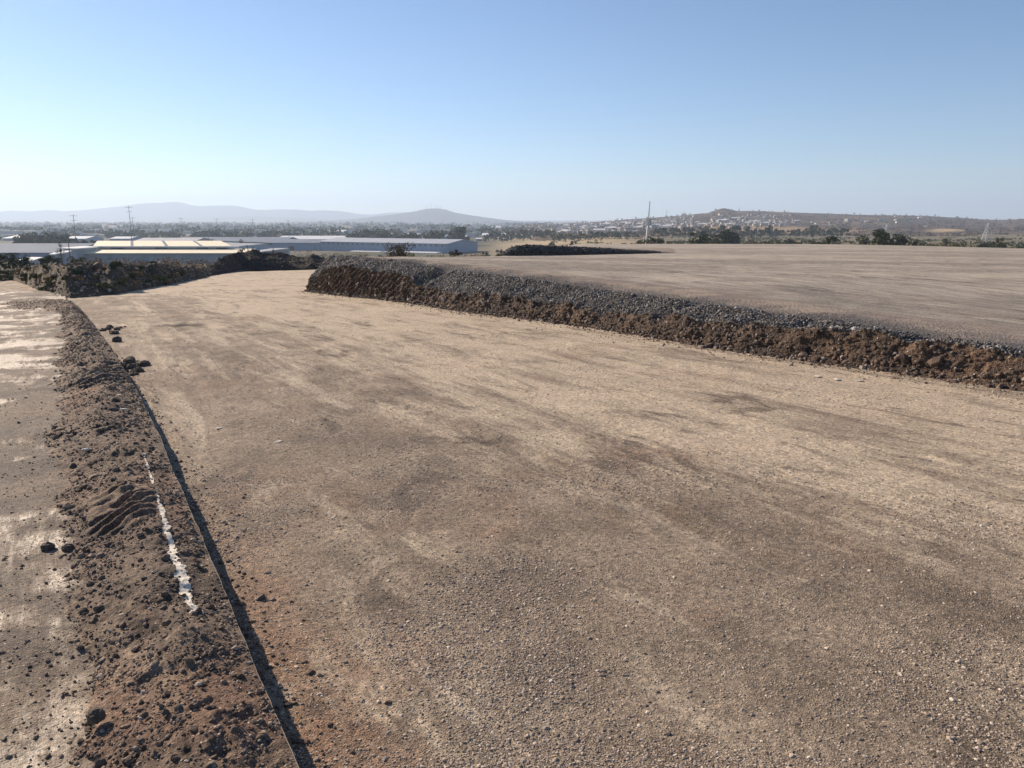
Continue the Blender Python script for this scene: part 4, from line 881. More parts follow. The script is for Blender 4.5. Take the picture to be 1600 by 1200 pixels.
# dry grass strip behind the heaps, in front of the pale shed
g_ = np.random.default_rng(3); n_ = 60; Cc = []
for px_, d_ in zip(g_.uniform(120, 330, n_), g_.uniform(52, 64, n_)): 
    x_, y_, z_ = gp(px_, d_); Cc.append((x_, y_, z_ + 0.55 + 0.2 * g_.normal(), g_.uniform(.5, 1.0)))
V, Q, t = leafmesh(Cc, 0.06, 160, 4, 0.8); o = link('dry_weeds', rawmesh('dry_weeds', V, Q, 4, False, {'tint': t}), M['leaf_straw']); tag(o, 'belt of dry brown weeds before the pale roofed shed', 'weeds', kind='stuff')

# ---- single clods and chips on the road
def single(name, px, py, s_, mat, label, cat, flat=1.0, lift=0.0, group=None, elong=1.0):
    c_ = on_road(px, py, lift); V, T = ico(2); g = np.random.default_rng(int(px * 7 + py)); W = V * (1 + g.uniform(-.13, .13, (len(V), 1))) * np.array([elong, 1, flat]) * s_
    W = W + 0.12 * s_ * np.stack([fbm(V[:, 0] * 2 + k, V[:, 1] * 2 + V[:, 2], 3, int(px) + k) for k in range(3)], -1)
    o = link(name, rawmesh(name, W, T, 3, False), mat); o.location = (float(c_[0]), float(c_[1]), float(c_[2]) + s_ * flat * 0.35); o.rotation_euler = (0, 0, float(g.uniform(0, 3))); tag(o, label, cat, group); return o
# dark spilled lumps beside the kerb
for n1, (cx, cy, spx, spy, num) in enumerate([(172, 517, 20, 7, 26), (206, 572, 15, 14, 26)]):
    for k in range(num):
        px_ = cx + rng.normal(0, spx * .6); py_ = cy + rng.normal(0, spy * .5)
        lab = ['dark clod in the far spill of soil beside the kerb', 'dark clod in the nearer spill of soil beside the kerb'][n1]
        single('soil_clod', px_, py_, float(0.034 * np.exp(rng.normal(0, .55))) * (1.2 if n1 == 0 else 0.9), M['dark_clod'], lab, 'clod', .75, group=['clods spilled on the road, far group', 'clods spilled on the road, near group'][n1])
single('soil_clod', 183, 534, .085, M['dark_clod'], 'lone dark clod on the road between two spills of soil', 'clod', .9)
single('soil_clod', 224, 571, .10, M['dark_clod'], 'largest reddish dark clod on the road, outermost of the near spill', 'clod', .6)
single('soil_clod', 150, 1122, .030, M['clod'] if False else M['dark_clod'], 'round dark clod on the left foreground berm', 'clod', .9, H_LIP)
single('soil_clod', 75, 857, .035, M['dark_clod'], 'dark clod on the pale mud left of the berm', 'clod', .8, H_LIP - .04)
single('soil_clod', 106, 858, .03, M['dark_clod'], 'smaller dark clod on pale mud right of its twin', 'clod', .8, H_LIP - .04)
for px_, py_, s_, lab in [(1278, 588, .035, 'white stone chip on the road, leftmost of three near the bank'), (1308, 593, .04, 'white stone chip on the road, middle of three near the bank'), (1343, 595, .032, 'white stone chip on the road, rightmost of three near the bank'), (435, 690, .028, 'pale flat stone lying alone on the left of the road'), (342, 669, .025, 'small pale stone on the road near the kerb')]:
    single('stone_chip', px_, py_, s_, M['pale'], lab, 'stone', .18, elong=1.5)
for px_, py_, lift_, s_, lab in [(303, 1084, H_LIP + .03, .014, 'long white pebble on the foreground berm'), (135, 703, H_LIP + .02, .022, 'white pebble on the berm, left of the lime line'), (187, 618, H_LIP + .04, .02, 'pale pebble on the middle of the berm'), (194, 640, H_LIP + .04, .022, 'slim white pebble on the berm below a paler one'), (86, 459, H_LIP + .05, .06, 'white lump at the far end of the berm'), (70, 453, H_LIP, .06, 'flat white chip beyond the end of the berm')]:
    single('stone_chip', px_, py_, s_, M['pale'], lab, 'stone', .5, lift_, elong=1.7)
for px_, py_, s_, lab in [(646, 464, .045, 'white curved stone in the cut bank below the notch'), (645, 434, .03, 'small white stone high in the cut bank'), (693, 468.5, .05, 'white slab leaning at the foot of the cut bank'), (754, 473, .045, 'white stone set in the brown face of the bank'), (816, 437, .035, 'pale stone on top of the grey gravel'), (1054, 484, .03, 'white block in the gravel slope')]:
    kk = int(np.argmin(np.abs(pxof(BASE[:, 0], BASE[:, 1], zb[k0:][:len(BASE)] + .3) - px_))); dpt = BASE[kk, 1] + (0.05 if py_ > 455 else .3); q_ = at(px_, py_, dpt)
    o = single('white_stone', px_, py_, s_, M['pale'], lab, 'stone', .7, elong=1.9); o.location = q_.tolist(); o.rotation_euler = (.4, .9, .6)

# ------------------------------------------------------------------ buildings
M['roof_cream'] = flatmat('cream_sheet_roof', (0.92, 0.80, 0.56), 0.65, var=0.06, scale=0.3)
M['wall_grey'] = flatmat('grey_sheet_wall', (0.42, 0.42, 0.43), 0.7, var=0.12, scale=0.4)
M['roof_blue'] = flatmat('blue_grey_roof', (0.20, 0.235, 0.29), 0.9, spec=.15, var=0.08, scale=0.1)
M['wall_blue'] = flatmat('pale_blue_wall', (0.27, 0.33, 0.41), 0.7, var=0.08, scale=0.1)
M['roof_white'] = flatmat('white_sheet_roof', (0.78, 0.76, 0.72), 0.5, var=0.05, scale=0.1)
M['dark'] = flatmat('dark_opening', (0.03, 0.03, 0.035), 0.6)
M['white'] = flatmat('white_paint', (0.75, 0.73, 0.70), 0.6, var=0.06)
M['pole'] = flatmat('weathered_pole', (0.16, 0.14, 0.12), 0.8)
M['steel'] = flatmat('galvanised_steel', (0.45, 0.45, 0.46), 0.5, metal=0.4)
M['brickroof'] = flatmat('rusty_roof', (0.30, 0.14, 0.09), 0.8, var=0.2)
def ribbed(m, scale):       # sheet ribs as a bump
    q = NB(m); b = q.N['Principled BSDF']; wv = q.N.new('ShaderNodeTexWave'); wv.inputs['Scale'].default_value = scale; q.L.new(q.tc, wv.inputs['Vector']); q.L.new(q.bump(wv.outputs['Color'], 0.05, 0.5), b.inputs['Normal'])
ribbed(M['roof_cream'], 1.2); ribbed(M['wall_grey'], 1.5)

# pale roofed shed: lean-to in front, clerestory band, upper gable roof, small wing on the left
bx0, bx1 = float(xat(128, 395, 275)), float(xat(388, 395, 275)); zg = float(ground_z(-120, 275)) - 1
ze, zl = float(rowz(395.3, 275)), float(rowz(388.6, 286)); zc0, zc1 = float(rowz(388.6, 286)), float(rowz(385.6, 286)); zr = float(rowz(376.2, 308)); ze2 = float(rowz(384.4, 285))
ux0, ux1 = float(xat(145, 382, 285)), float(xat(362, 383, 285)); rx0, rx1 = float(xat(152, 376, 308)), float(xat(345, 376, 308))
shed = empty('roofed_shed', ((bx0 + bx1) / 2, 290, zg)); ox, oy, oz = shed.location
def loc(V): return [(v[0] - ox, v[1] - oy, v[2] - oz) for v in V]
mb = MB(); mb.box(bx0 + 1 - ox, bx1 - 1 - ox, 275.8 - oy, 330 - oy, -2, ze - oz - .25); mb.box(ux0 + 1 - ox, ux1 - 1 - ox, 286.2 - oy, 329 - oy, ze - oz - .3, zc1 - oz - .1)
mb.add(loc([(ux0 + 1, 286.2, zc1 - .1), (ux0 + 1, 329, zc1 - .1), (rx0 + 2.4, 308, zr - .3)]), [(0, 1, 2)]); mb.add(loc([(ux1 - 1, 286.2, zc1 - .1), (ux1 - 1, 329, zc1 - .1), (rx1 - 1, 308, zr - .3)]), [(0, 2, 1)])
mb.build('wall', M['wall_grey'], shed)
MB().slab(loc([(bx0 - .5, 274.9, ze), (bx1 + 1.5, 274.9, ze), (bx1 - 1, 286.1, zl), (bx0 - .8, 286.1, zl)]), 0.25).build('lean_to_roof', M['roof_cream'], shed)
rf = MB().slab(loc([(ux0, 285, ze2), (ux1, 285, ze2), (rx1, 308, zr), (rx0, 308, zr)]), 0.2); rf.slab(loc([(rx0, 308, zr - .003), (rx1, 308, zr - .003), (ux1, 331, ze2), (ux0, 331, ze2)]), 0.2)
rfo = rf.build('upper_roof', M['roof_cream'], shed)
for k in range(1, 4):        # roof joints (darker bands running up the slope)
    f_ = k / 4 + 0.02; a_ = (ux0 + (ux1 - ux0) * f_, 285.1, ze2 + .03); b_ = (rx0 + (rx1 - rx0) * f_, 307.9, zr + .03); MB().slab(loc([(a_[0], a_[1], a_[2]), (a_[0] + 1.1, a_[1], a_[2]), (b_[0] + 1.1, b_[1], b_[2]), (b_[0], b_[1], b_[2])]), 0.05).build('roof_light', M['roof_blue'], rfo)
MB().slab(loc([(float(xat(123, 386, 284.6)), 284.6, ze2 - .1), (float(xat(372, 386, 284.6)), 284.6, ze2 - .1), (float(xat(372, 386, 284.6)), 285.5, ze2 - .04), (float(xat(123, 386, 284.6)), 285.5, ze2 - .04)]), 0.38).build('fascia', M['white'], shed)
for a_, b_ in ((172, 191), (241, 259), (306, 323), (337, 353)):
    MB().box(float(xat(a_, 388, 285)) - ox, float(xat(b_, 388, 285)) - ox, 285.6 - oy, 286.1 - oy, rowz(389.0, 285.6) - oz, rowz(386.6, 285.6) - oz).build('vent_opening', M['dark'], shed)
wg = MB(); wx0, wx1 = float(xat(104, 390, 272)), float(xat(124, 390, 272)); wg.box(wx0 - ox, wx1 - ox, 270 - oy, 283 - oy, -2, rowz(388, 272) - oz); wg.build('side_wing', M['wall_grey'], shed)
MB().slab(loc([(wx0 - 1.8, 269.5, rowz(387.5, 270)), (wx1 + .6, 269.5, rowz(388.0, 270)), (wx1 + .6, 284, rowz(385.6, 284)), (wx0 - 1.8, 284, rowz(384.6, 284))]), 0.35).build('side_roof', M['white'], shed)
dn_ = MB(); dn_.tube((bx0 + .6 - ox, 275.0 - oy, -2), (bx0 + .6 - ox, 275.0 - oy, ze - oz), 0.16, n=6); dn_.tube((wx0 + .3 - ox, 269.8 - oy, -2), (wx0 + .3 - ox, 269.8 - oy, rowz(388, 270) - oz), 0.14); dn_.build('downpipe', M['white'], shed)
tag(shed, 'long shed with bright cream roofs in two tiers and small dark vents', 'shed')
# small white sheds left of it
for px0, px1, top, d, lab in [(77, 88, 395.5, 255, 'small white hut, left one of two by the pale roofed shed'), (90, 101, 394, 257, 'small white hut with an open front, right one of two by the pale shed'), (26, 51, 405, 200, 'low flat white roof between dark bushes at far left')]:
    x0, x1 = float(xat(px0, top, d)), float(xat(px1, top, d)); z1 = float(rowz(top, d)); z0 = float(ground_z(x0, d)) - .5; r_ = empty('white_hut', ((x0 + x1) / 2, d, z0)); w2 = (x1 - x0) / 2
    MB().box(-w2 + .1, w2 - .1, 0.2, 4, 0, z1 - z0 - .3).build('wall', M['wall_grey'], r_); MB().slab([(-w2, -.4, z1 - z0 - .3), (w2, -.4, z1 - z0 - .3), (w2, 4.5, z1 - z0 + .35), (-w2, 4.5, z1 - z0 + .35)], .25).build('roof', M['roof_white'], r_)
    MB().box(-w2 * .6, w2 * .1, 0.12, .19, 0.1, min(2.1, (z1 - z0) * .6)).build('doorway', M['dark'], r_); tag(r_, lab, 'hut')

# blue warehouse with a row of round vents
A = np.array([-48.0, 577.0]); Bq = np.array([-157.0, 638.0]); Cq = np.array([-27.0, 612.0]); Dq = Bq + (Cq - A); zgw = -25.5
ea, eb = float(rowz(381.3, 577)), float(rowz(376.3, 638)); eh = (ea + eb) / 2; rzw = float(rowz(373.9, 594))
wh = empty('blue_warehouse', (float(A[0]), float(A[1]), zgw)); 
def wl(p, z): return (p[0] - A[0], p[1] - A[1], z - zgw)
mA, mB = (A + Cq) / 2, (Bq + Dq) / 2
MB().add([wl(A, zgw), wl(Bq, zgw), wl(Dq, zgw), wl(Cq, zgw), wl(A, eh), wl(Bq, eh), wl(Dq, eh), wl(Cq, eh), wl(mA, rzw - .2), wl(mB, rzw - .2)], [(0, 4, 5, 1), (1, 5, 9, 6, 2), (2, 6, 7, 3), (3, 7, 8, 4, 0)]).build('wall', M['wall_blue'], wh)
o_ = (A - Cq) / np.linalg.norm(A - Cq) * 1.0; e_ = (A - Bq) / np.linalg.norm(A - Bq) * 1.0
rf = MB().slab([wl(A + o_ + e_, eh - .1), wl(Bq + o_ - e_, eh - .1), wl(mB - e_, rzw), wl(mA + e_, rzw)], .25); rf.slab([wl(mA + e_, rzw - .004), wl(mB - e_, rzw - .004), wl(Dq - o_ - e_, eh - .1), wl(Cq - o_ + e_, eh - .1)], .25); rf.build('roof', flatmat('pale_grey_roof', (0.40, 0.42, 0.45), 0.6, var=.08, scale=.1), wh)
nrm = (A - Cq) / np.linalg.norm(A - Cq)
for k in range(24):
    f_ = 0.035 + k * 0.0405; p = A + (Bq - A) * f_ + nrm * 0.12; z_ = eh - 1.7; t_ = (Bq - A) / np.linalg.norm(Bq - A)
    V = [(p[0] - A[0] + t_[0] * .55 * math.cos(a) , p[1] - A[1] + t_[1] * .55 * math.cos(a), z_ - zgw + .7 * math.sin(a)) for a in np.linspace(0, 2 * math.pi, 13)[:-1]]
    MB().add(V, [tuple(range(12))]).build('round_vent', M['dark'], wh)
for f_ in (.12, .35, .6, .85):
    p = A + (Bq - A) * f_ + nrm * .2; MB().box(p[0] - A[0] - .15, p[0] - A[0] + .15, p[1] - A[1] - .1, p[1] - A[1] + .1, 0, eh - zgw - .3).build('downpipe', M['wall_grey'], wh)
an = MB(); 
for f0, f1, w0, hh2 in ((.03, .42, 9, 3.2), (.46, .7, 7, 2.8)):
    p0 = A + (Bq - A) * f0 + nrm * .3; p1 = A + (Bq - A) * f1 + nrm * .3; p2 = p1 + nrm * w0; p3 = p0 + nrm * w0; an.slab([wl(p0, zgw + hh2 + .8), wl(p1, zgw + hh2 + .8), wl(p2, zgw + hh2), wl(p3, zgw + hh2)], hh2 - .02)
an.build('loading_canopy', M['roof_white'], wh)
tag(wh, 'long pale blue warehouse with a gable end and a row of dark round vents', 'warehouse')

def warehouse(px0, px1, top, base, d, dep, roof, wall, label, pitch=.12, skew=0.0, group=None):
    x0, x1 = float(TA(px0) * d), float(TA(px1) * d); z0 = float(rowz(base, d)); z1 = float(rowz(top, d)); z0 = min(z0, float(ground_z((x0 + x1) / 2, d)) + .2) - .5
    wd = (x1 - x0); r_ = empty('warehouse', ((x0 + x1) / 2, d, z0)); h = z1 - z0; rise = dep / 2 * pitch; he = h - rise; he = max(he, h * .55)
    y1 = dep; sx = skew * dep; a = wd / 2
    MB().add([(-a, 0, 0), (a, 0, 0), (a + sx, y1, 0), (-a + sx, y1, 0), (-a, 0, he), (a, 0, he), (a + sx, y1, he), (-a + sx, y1, he), (-a + sx / 2, y1 / 2, h - .1), (a + sx / 2, y1 / 2, h - .1)], [(0, 1, 5, 4), (1, 2, 6, 9, 5), (2, 3, 7, 6), (3, 0, 4, 8, 7)]).build('wall', wall, r_)
    rf = MB().slab([(-a - .6, -.8, he - .05), (a + .6, -.8, he - .05), (a + .6 + sx / 2, y1 / 2, h), (-a - .6 + sx / 2, y1 / 2, h)], .3); rf.slab([(-a - .6 + sx / 2, y1 / 2, h - .004), (a + .6 + sx / 2, y1 / 2, h - .004), (a + .6 + sx, y1 + .8, he - .05), (-a - .6 + sx, y1 + .8, he - .05)], .3); rf.build('roof', roof, r_)
    n = max(1, int(wd / 22))
    for k in range(n):
        xx = -a + wd * (k + .5) / n; MB().box(xx - 2.2, xx + 2.2, -.16, -.04, 0, he * .55).build('loading_door', M['dark'] if k % 2 else M['wall_grey'], r_)
    tag(r_, label, 'warehouse', group); return r_
W_ = [(-70, 94, 383, 402, 385, 60, 'roof_blue', 'wall_blue', 'large flat blue grey roof at the left edge beyond the bushes'), (205, 300, 372.3, 376, 640, 40, 'wall_grey', 'wall_grey', 'dark long roof just above the pale roofed shed'), (262, 440, 371.5, 384, 700, 60, 'roof_blue', 'wall_blue', 'wide blue grey warehouse behind the right part of the pale shed'),
      (385, 520, 374.5, 390, 640, 40, 'roof_blue', 'wall_blue', 'blue grey warehouse left of the one with round vents'), (430, 540, 369, 374, 860, 50, 'roof_white', 'wall_blue', 'pale roofed warehouse in the middle distance behind the blue one'), (505, 536, 359.5, 366, 1300, 50, 'roof_white', 'wall_blue', 'hazy pale warehouse with a dark front far left of the mast hill'),
      (0, 26, 368.5, 371, 950, 50, 'roof_white', 'wall_blue', 'bright narrow roof at the far left over the trees'), (96, 130, 369.5, 372.5, 900, 40, 'roof_white', 'wall_blue', 'pale roof left of the smoke'), (168, 200, 370, 373.5, 820, 30, 'roof_white', 'wall_blue', 'small pale roof right below the smoke'),
      (680, 712, 366.5, 373, 900, 40, 'roof_blue', 'wall_blue', 'bluish warehouse behind the gable of the blue warehouse'), (713, 729, 368.3, 373, 880, 24, 'roof_white', 'wall_blue', 'small white roofed building above the blue gable'), (686, 704, 364, 367.3, 1150, 30, 'roof_cream', 'wall_blue', 'small cream roof over the blue warehouse'),
      (753, 818, 364.6, 371, 1150, 60, 'roof_white', 'wall_blue', 'long bright white roofed warehouse left of the hillside town'), (822, 850, 369, 372.5, 1000, 30, 'roof_white', 'wall_grey', 'white building at the left foot of the hillside town'), (780, 797, 371.3, 373.6, 950, 20, 'roof_white', 'wall_grey', 'low white building below the long white roof'),
      (744, 752, 372, 374, 930, 14, 'roof_white', 'wall_grey', 'tiny white building right of the blue gable'), (766, 799, 353.8, 357, 2600, 90, 'roof_white', 'wall_grey', 'bright white far roof under the right slope of the mast hill'), (818, 838, 359, 361.5, 1700, 50, 'roof_white', 'wall_grey', 'pale far roof above the white warehouse'), (775, 797, 359.6, 362, 1800, 50, 'roof_cream', 'wall_grey', 'cream far roof over the long white warehouse'),
      (585, 610, 364.8, 368, 1100, 30, 'roof_white', 'wall_blue', 'pale roof between the trees behind the blue warehouse'), (630, 655, 364.8, 368, 1120, 30, 'roof_white', 'wall_blue', 'faint white roof behind the tree row'), (404, 416, 352, 355, 2800, 60, 'roof_white', 'wall_grey', 'small bright far roof in the hazy plain'), (238, 245, 360.5, 362.5, 1500, 20, 'roof_white', 'wall_grey', 'single white speck of a building above the pale shed'), (852, 884, 361, 364, 1500, 60, 'roof_white', 'wall_grey', 'grey white shed row in front of the hillside town')]
for (a_, b_, t_, bs2, d_, dp_, rf_, wl_, lab) in W_: warehouse(a_, b_, t_, bs2, d_, dp_, M[rf_], M[wl_], lab)

# hillside houses: four kinds, copied
def house(kind, wall, roof):
    r_ = empty('hillside_house', (0, 0, 0)); s_ = [(4, 3.5, 3.2), (5.5, 4, 6.0), (7, 4, 3.4), (3.5, 3.5, 5.5)][kind]; a, b_, h = s_
    MB().box(-a, a, -b_, b_, -2.5, h).build('wall', wall, r_)
    if kind == 2: MB().slab([(-a - .4, -b_ - .4, h), (a + .4, -b_ - .4, h), (a + .4, b_ + .4, h + 1.2), (-a - .4, b_ + .4, h + 1.2)], .25).build('roof', roof, r_)
    else: MB().box(-a - .25, a + .25, -b_ - .25, b_ + .25, h + .003, h + .5).build('roof', roof, r_)
    [MB().box(x - .6, x + .6, -b_ - .06, -b_ + .02, z, z + 1.3).build('window', M['dark'], r_) for x in (-a * .5, a * .5) for z in ([1, 4] if h > 5 else [1])]
    return r_
M['h1'] = flatmat('white_render', (0.68, 0.63, 0.57), .8); M['h2'] = flatmat('brick_render', (0.36, 0.26, 0.20), .9); M['h3'] = flatmat('grey_block', (0.34, 0.33, 0.32), .9); M['h4'] = flatmat('cream_render', (0.62, 0.54, 0.42), .85)
protos = [house(0, M['h1'], M['h1']), house(1, M['h3'], M['h1']), house(2, M['h2'], M['roof_white']), house(3, M['h4'], M['h3']), house(0, M['h3'], M['brickroof']), house(2, M['h1'], M['roof_white'])]
klab = ['small white box house in the hillside town', 'two storey grey house with a white parapet in the hillside town', 'brown house under a pale sloping roof in the hillside town', 'narrow cream two storey house in the hillside town', 'low grey house with a rusty roof in the hillside town', 'low white house under a pale sloping roof in the hillside town']
used_ = [0] * 6; g = np.random.default_rng(17); placed = 0
while placed < 285:
    zone = g.uniform()
    if zone < .72: px = g.uniform(838, 1075); t = g.uniform(.04, .9) * (1 if px < 1000 else .9)
    elif zone < .9: px = g.normal(1160, 34); t = g.normal(.50, .08) + (px - 1160) * .0012
    else: px = g.uniform(1050, 1450); t = g.uniform(.4, .98)
    if zone < .72 and px > 1000 and t < .28: continue
    t = float(np.clip(t, .02, .97)); p = rh_point(px, t)
    k = int(g.integers(0, 6)); k = 0 if g.uniform() < .2 else k
    o = protos[k] if used_[k] == 0 else copy_tree(protos[k]); used_[k] += 1
    o.location = (float(p[0]), float(p[1]), float(p[2])); o.rotation_euler = (0, 0, float(g.normal(0, .6))); s_ = float(g.uniform(.6, 1.1)); o.scale = (s_, s_, s_ * float(g.uniform(.8, 1.1)))
    tag(o, klab[k], 'house', 'houses scattered over the hillside town'); placed += 1

mbh = MB()
for _ in range(1000):
    px = g.uniform(835, 1085); t = g.uniform(.02, .95) if px < 1000 else g.uniform(.28, .92)
    if g.uniform() < .25: px = g.normal(1165, 38); t = float(np.clip(g.normal(.52, .1) + (px - 1160) * .0012, .1, .9))
    p = rh_point(px, t); a = float(g.uniform(1.6, 3.6)); h = float(g.uniform(2, 4.2)); mbh.box(p[0] - a, p[0] + a, p[1] - a, p[1] + a, p[2] - 3, p[2] + h)
o = mbh.build('hillside_town', flatmat('town_walls', (0.40, 0.34, 0.29), .85, var=.6, scale=.03)); tag(o, 'hundreds more tiny houses packed between the ones on the hillside', 'town', kind='stuff')
# ---- distant trees: prototypes copied over plain and hill
def small_tree(seed, leaf):
    g2 = np.random.default_rng(seed); r_ = empty('distant_tree', (0, 0, 0)); MB().tube((0, 0, -1), (0, 0, 3.5), .35, .2, 5).build('trunk', M['bark'], r_)
    C_ = [(g2.normal(0, 1.9), g2.normal(0, 1.9), g2.uniform(2.2, 7.5), g2.uniform(1.2, 2.2)) for _ in range(9)]; V, Q, t = leafmesh(C_, .7, 34, seed, .85); link('crown', rawmesh('crown', V, Q, 4, False, {'tint': t}), leaf, r_); return r_
tp = [small_tree(700 + i, M['leaf_dark'] if i % 2 else M['leaf_mid']) for i in range(5)]; tused = [0] * 5
def put_tree(x, y, z, s_, lab, grp, sz=1.0):
    k = int(g.integers(0, 5)); o = tp[k] if tused[k] == 0 else copy_tree(tp[k]); tused[k] += 1
    o.location = (float(x), float(y), float(z)); o.rotation_euler = (0, 0, float(g.uniform(0, 6))); o.scale = (s_, s_, s_ * sz); tag(o, lab, 'tree', grp)
rows_ = [(28, 100, 372, 560, 26, 1.6, 'dark tree in the row behind the large blue grey roof', 'tree row at far left'), (545, 602, 368, 820, 14, 1.5, 'tree in the left row behind the blue warehouse', 'left tree row behind the blue warehouse'), (616, 656, 369, 820, 12, 1.25, 'tree in the dense middle row behind the blue warehouse', 'middle tree row behind the blue warehouse'), (664, 684, 367, 840, 5, 1.6, 'tree right of the dense row behind the warehouse', 'trees right of the dense row'), (708, 724, 362, 820, 4, 2.0, 'tall tree standing above the blue gable', 'tall trees above the blue gable'),
         (756, 865, 371, 900, 20, 1.3, 'dark tree in the row before the white warehouse', 'tree row before the white warehouse'), (860, 1000, 372, 760, 24, 1.3, 'tree in the hedge line below the hillside town', 'hedge line below the town'), (1020, 1330, 371, 820, 34, 1.3, 'tree of the green belt at the hill foot', 'green belt at the hill foot'), (120, 160, 373, 500, 8, 1.2, 'tree left of the pale shed roof', 'trees left of the pale shed roof'), (222, 250, 372, 520, 5, 1.0, 'dark treetop just above the pale shed ridge', 'treetops above the pale shed'), (750, 900, 379, 420, 7, .5, 'lone small tree on the dry field', 'lone trees on the dry field')]
rows_[6] = (860, 1000, 372, 700, 22, .75) + rows_[6][6:]
for (a_, b_, top, d_, n, s_, lab, grp) in rows_:
    for k in range(n):
        px = a_ + (b_ - a_) * (k + g.uniform(-.4, .4) + .5) / n; d = d_ * g.uniform(.94, 1.08); x = TA(px) * d; z = float(ground_z(x, d))
        put_tree(x, d, z - .4, s_ * float(g.uniform(.7, 1.2)), lab, grp)
for k in range(60):   # hill skyline and slopes
    px = float(g.uniform(880, 1600)); t = float(g.choice([.99, g.uniform(.05, .95)], p=[.6, .4])); p = rh_point(px, t); put_tree(*p, float(g.uniform(.3, .75)), 'small tree on the skyline of the brown hill' if t > .98 else 'scattered small tree on the slope of the brown hill', 'trees on the hill skyline' if t > .98 else 'trees on the hill slope')
# low scrub of the rough field behind the pad
Cc = []
for _ in range(2600):
    px = g.uniform(850, 1650); d = float(np.exp(g.uniform(math.log(190), math.log(820))))
    if fbm(np.array([px * .012]), np.array([d * .012]), 3, 15)[0] < -.02: continue
    x = TA(px) * d; Cc.append((x, d, float(ground_z(x, d)) + .3, g.uniform(.7, 2.0)))
V, Q, t = leafmesh(Cc, .5, 16, 19, .6); o = link('field_scrub', rawmesh('field_scrub', V, Q, 4, False, {'tint': t}), M['leaf_mid']); tag(o, 'low green scrub on the rough field between pad and hill', 'scrub', kind='stuff')
# hazy woodland and town that nobody could count
Cc = []
for _ in range(2600):
    d = float(np.exp(g.uniform(math.log(950), math.log(6000)))); px = g.uniform(-250, 860); 
    if fbm(np.array([px * .02]), np.array([d * .004]), 3, 9)[0] < -0.05: continue
    x = TA(px) * d; Cc.append((x, d, -22.5 + g.uniform(0, 4), g.uniform(5, 9) * (1 + d / 5000)))
V, Q, t = leafmesh(Cc, 3.2, 26, 8, .7); o = link('distant_woodland', rawmesh('distant_woodland', V, Q, 4, False, {'tint': t}), M['leaf_dark']); tag(o, 'hazy wooded plain below the far hills', 'woodland', kind='stuff')
mbt = MB()
for _ in range(520):
    d = float(np.exp(g.uniform(math.log(1100), math.log(5200)))); px = g.uniform(-200, 850); x = float(TA(px) * d); a = float(g.uniform(4, 16)); h = float(g.uniform(3, 9)); mbt.box(x - a, x + a, d, d + a * 1.2, -26, -23.3 + h)
o = mbt.build('distant_town', flatmat('distant_town_walls', (0.5, 0.47, 0.43), .8, var=.35, scale=.02)); tag(o, 'countless tiny buildings of the hazy town on the plain', 'town', kind='stuff')
# scrub on the right hill
Cc = []
for _ in range(5200):
    px = g.uniform(800, 1750); t = g.uniform(0.0, 1.0); p = rh_point(px, t); 
    if (1095 < px < 1290 and 352 < rh_row(px, t) < 365) or (1450 < px < 1510 and 357 < rh_row(px, t) < 364): continue
    if fbm(np.array([px * .05]), np.array([t * 9]), 3, 12)[0] < -.1: continue
    Cc.append((p[0], p[1], p[2] + 1.0, g.uniform(2.0, 4.2)))
V, Q, t = leafmesh(Cc, 1.1, 12, 9, .6); o = link('hill_bushes', rawmesh('hill_bushes', V, Q, 4, False, {'tint': t}), M['leaf_brown']); tag(o, 'dense brown scrub over the right hill', 'scrub', kind='stuff')

# ------------------------------------------------------------------ poles, masts, pylons
def power_pole(px, top, d, lab, arms=2, r=.32, lean=0.0):
    x, y, z = gp(px, d); h = float(rowz(top, d)) - z; r_ = empty('power_pole', (x, y, z)); MB().tube((0, 0, -1), (lean * h, 0, h), r, r * .6, 6).build('pole', M['pole'], r_)
    for k in range(arms): MB().box(lean * h - 2.6 + k * .5, lean * h + 2.6 - k * .5, -.1, .1, h - 1.0 - k * 3, h - .8 - k * 3).build('crossarm', M['pole'], r_)
    tag(r_, lab, 'power pole', 'power poles crossing the plain')
for px, top, d, lab, ln in [(113.5, 335, 520, 'tall leaning pole left of the smoke', .03), (202, 322, 560, 'tallest pole, rising to the hill skyline above the shed', .015), (207, 339, 700, 'shorter pole right beside the tallest one', 0), (282.5, 340, 760, 'pole above the middle of the pale shed', 0), (276, 350, 900, 'faint short pole left of the one above the shed middle', 0), (338.5, 341, 800, 'pole above the right end of the pale shed', 0), (394.5, 342, 820, 'pole above the dark heap crest', 0), (450, 344, 850, 'pole above the right slope of the dark heap', 0), (500, 344.5, 880, 'pole left of the round vent warehouse', 0), (543, 346, 900, 'pole above the left end of the blue warehouse', 0), (580, 345, 930, 'pole left of the wide thorn bush, behind the warehouse', 0), (589, 355, 950, 'faint short pole between others behind the warehouse', 0)]:
    power_pole(px, top, d, lab, 2, .24, ln)
power_pole(102.5, 370, 240, 'near dark pole at the left end of the pale shed', 1, .16)
power_pole(323, 371, 330, 'short pole sticking up behind the pale shed ridge', 1, .2)
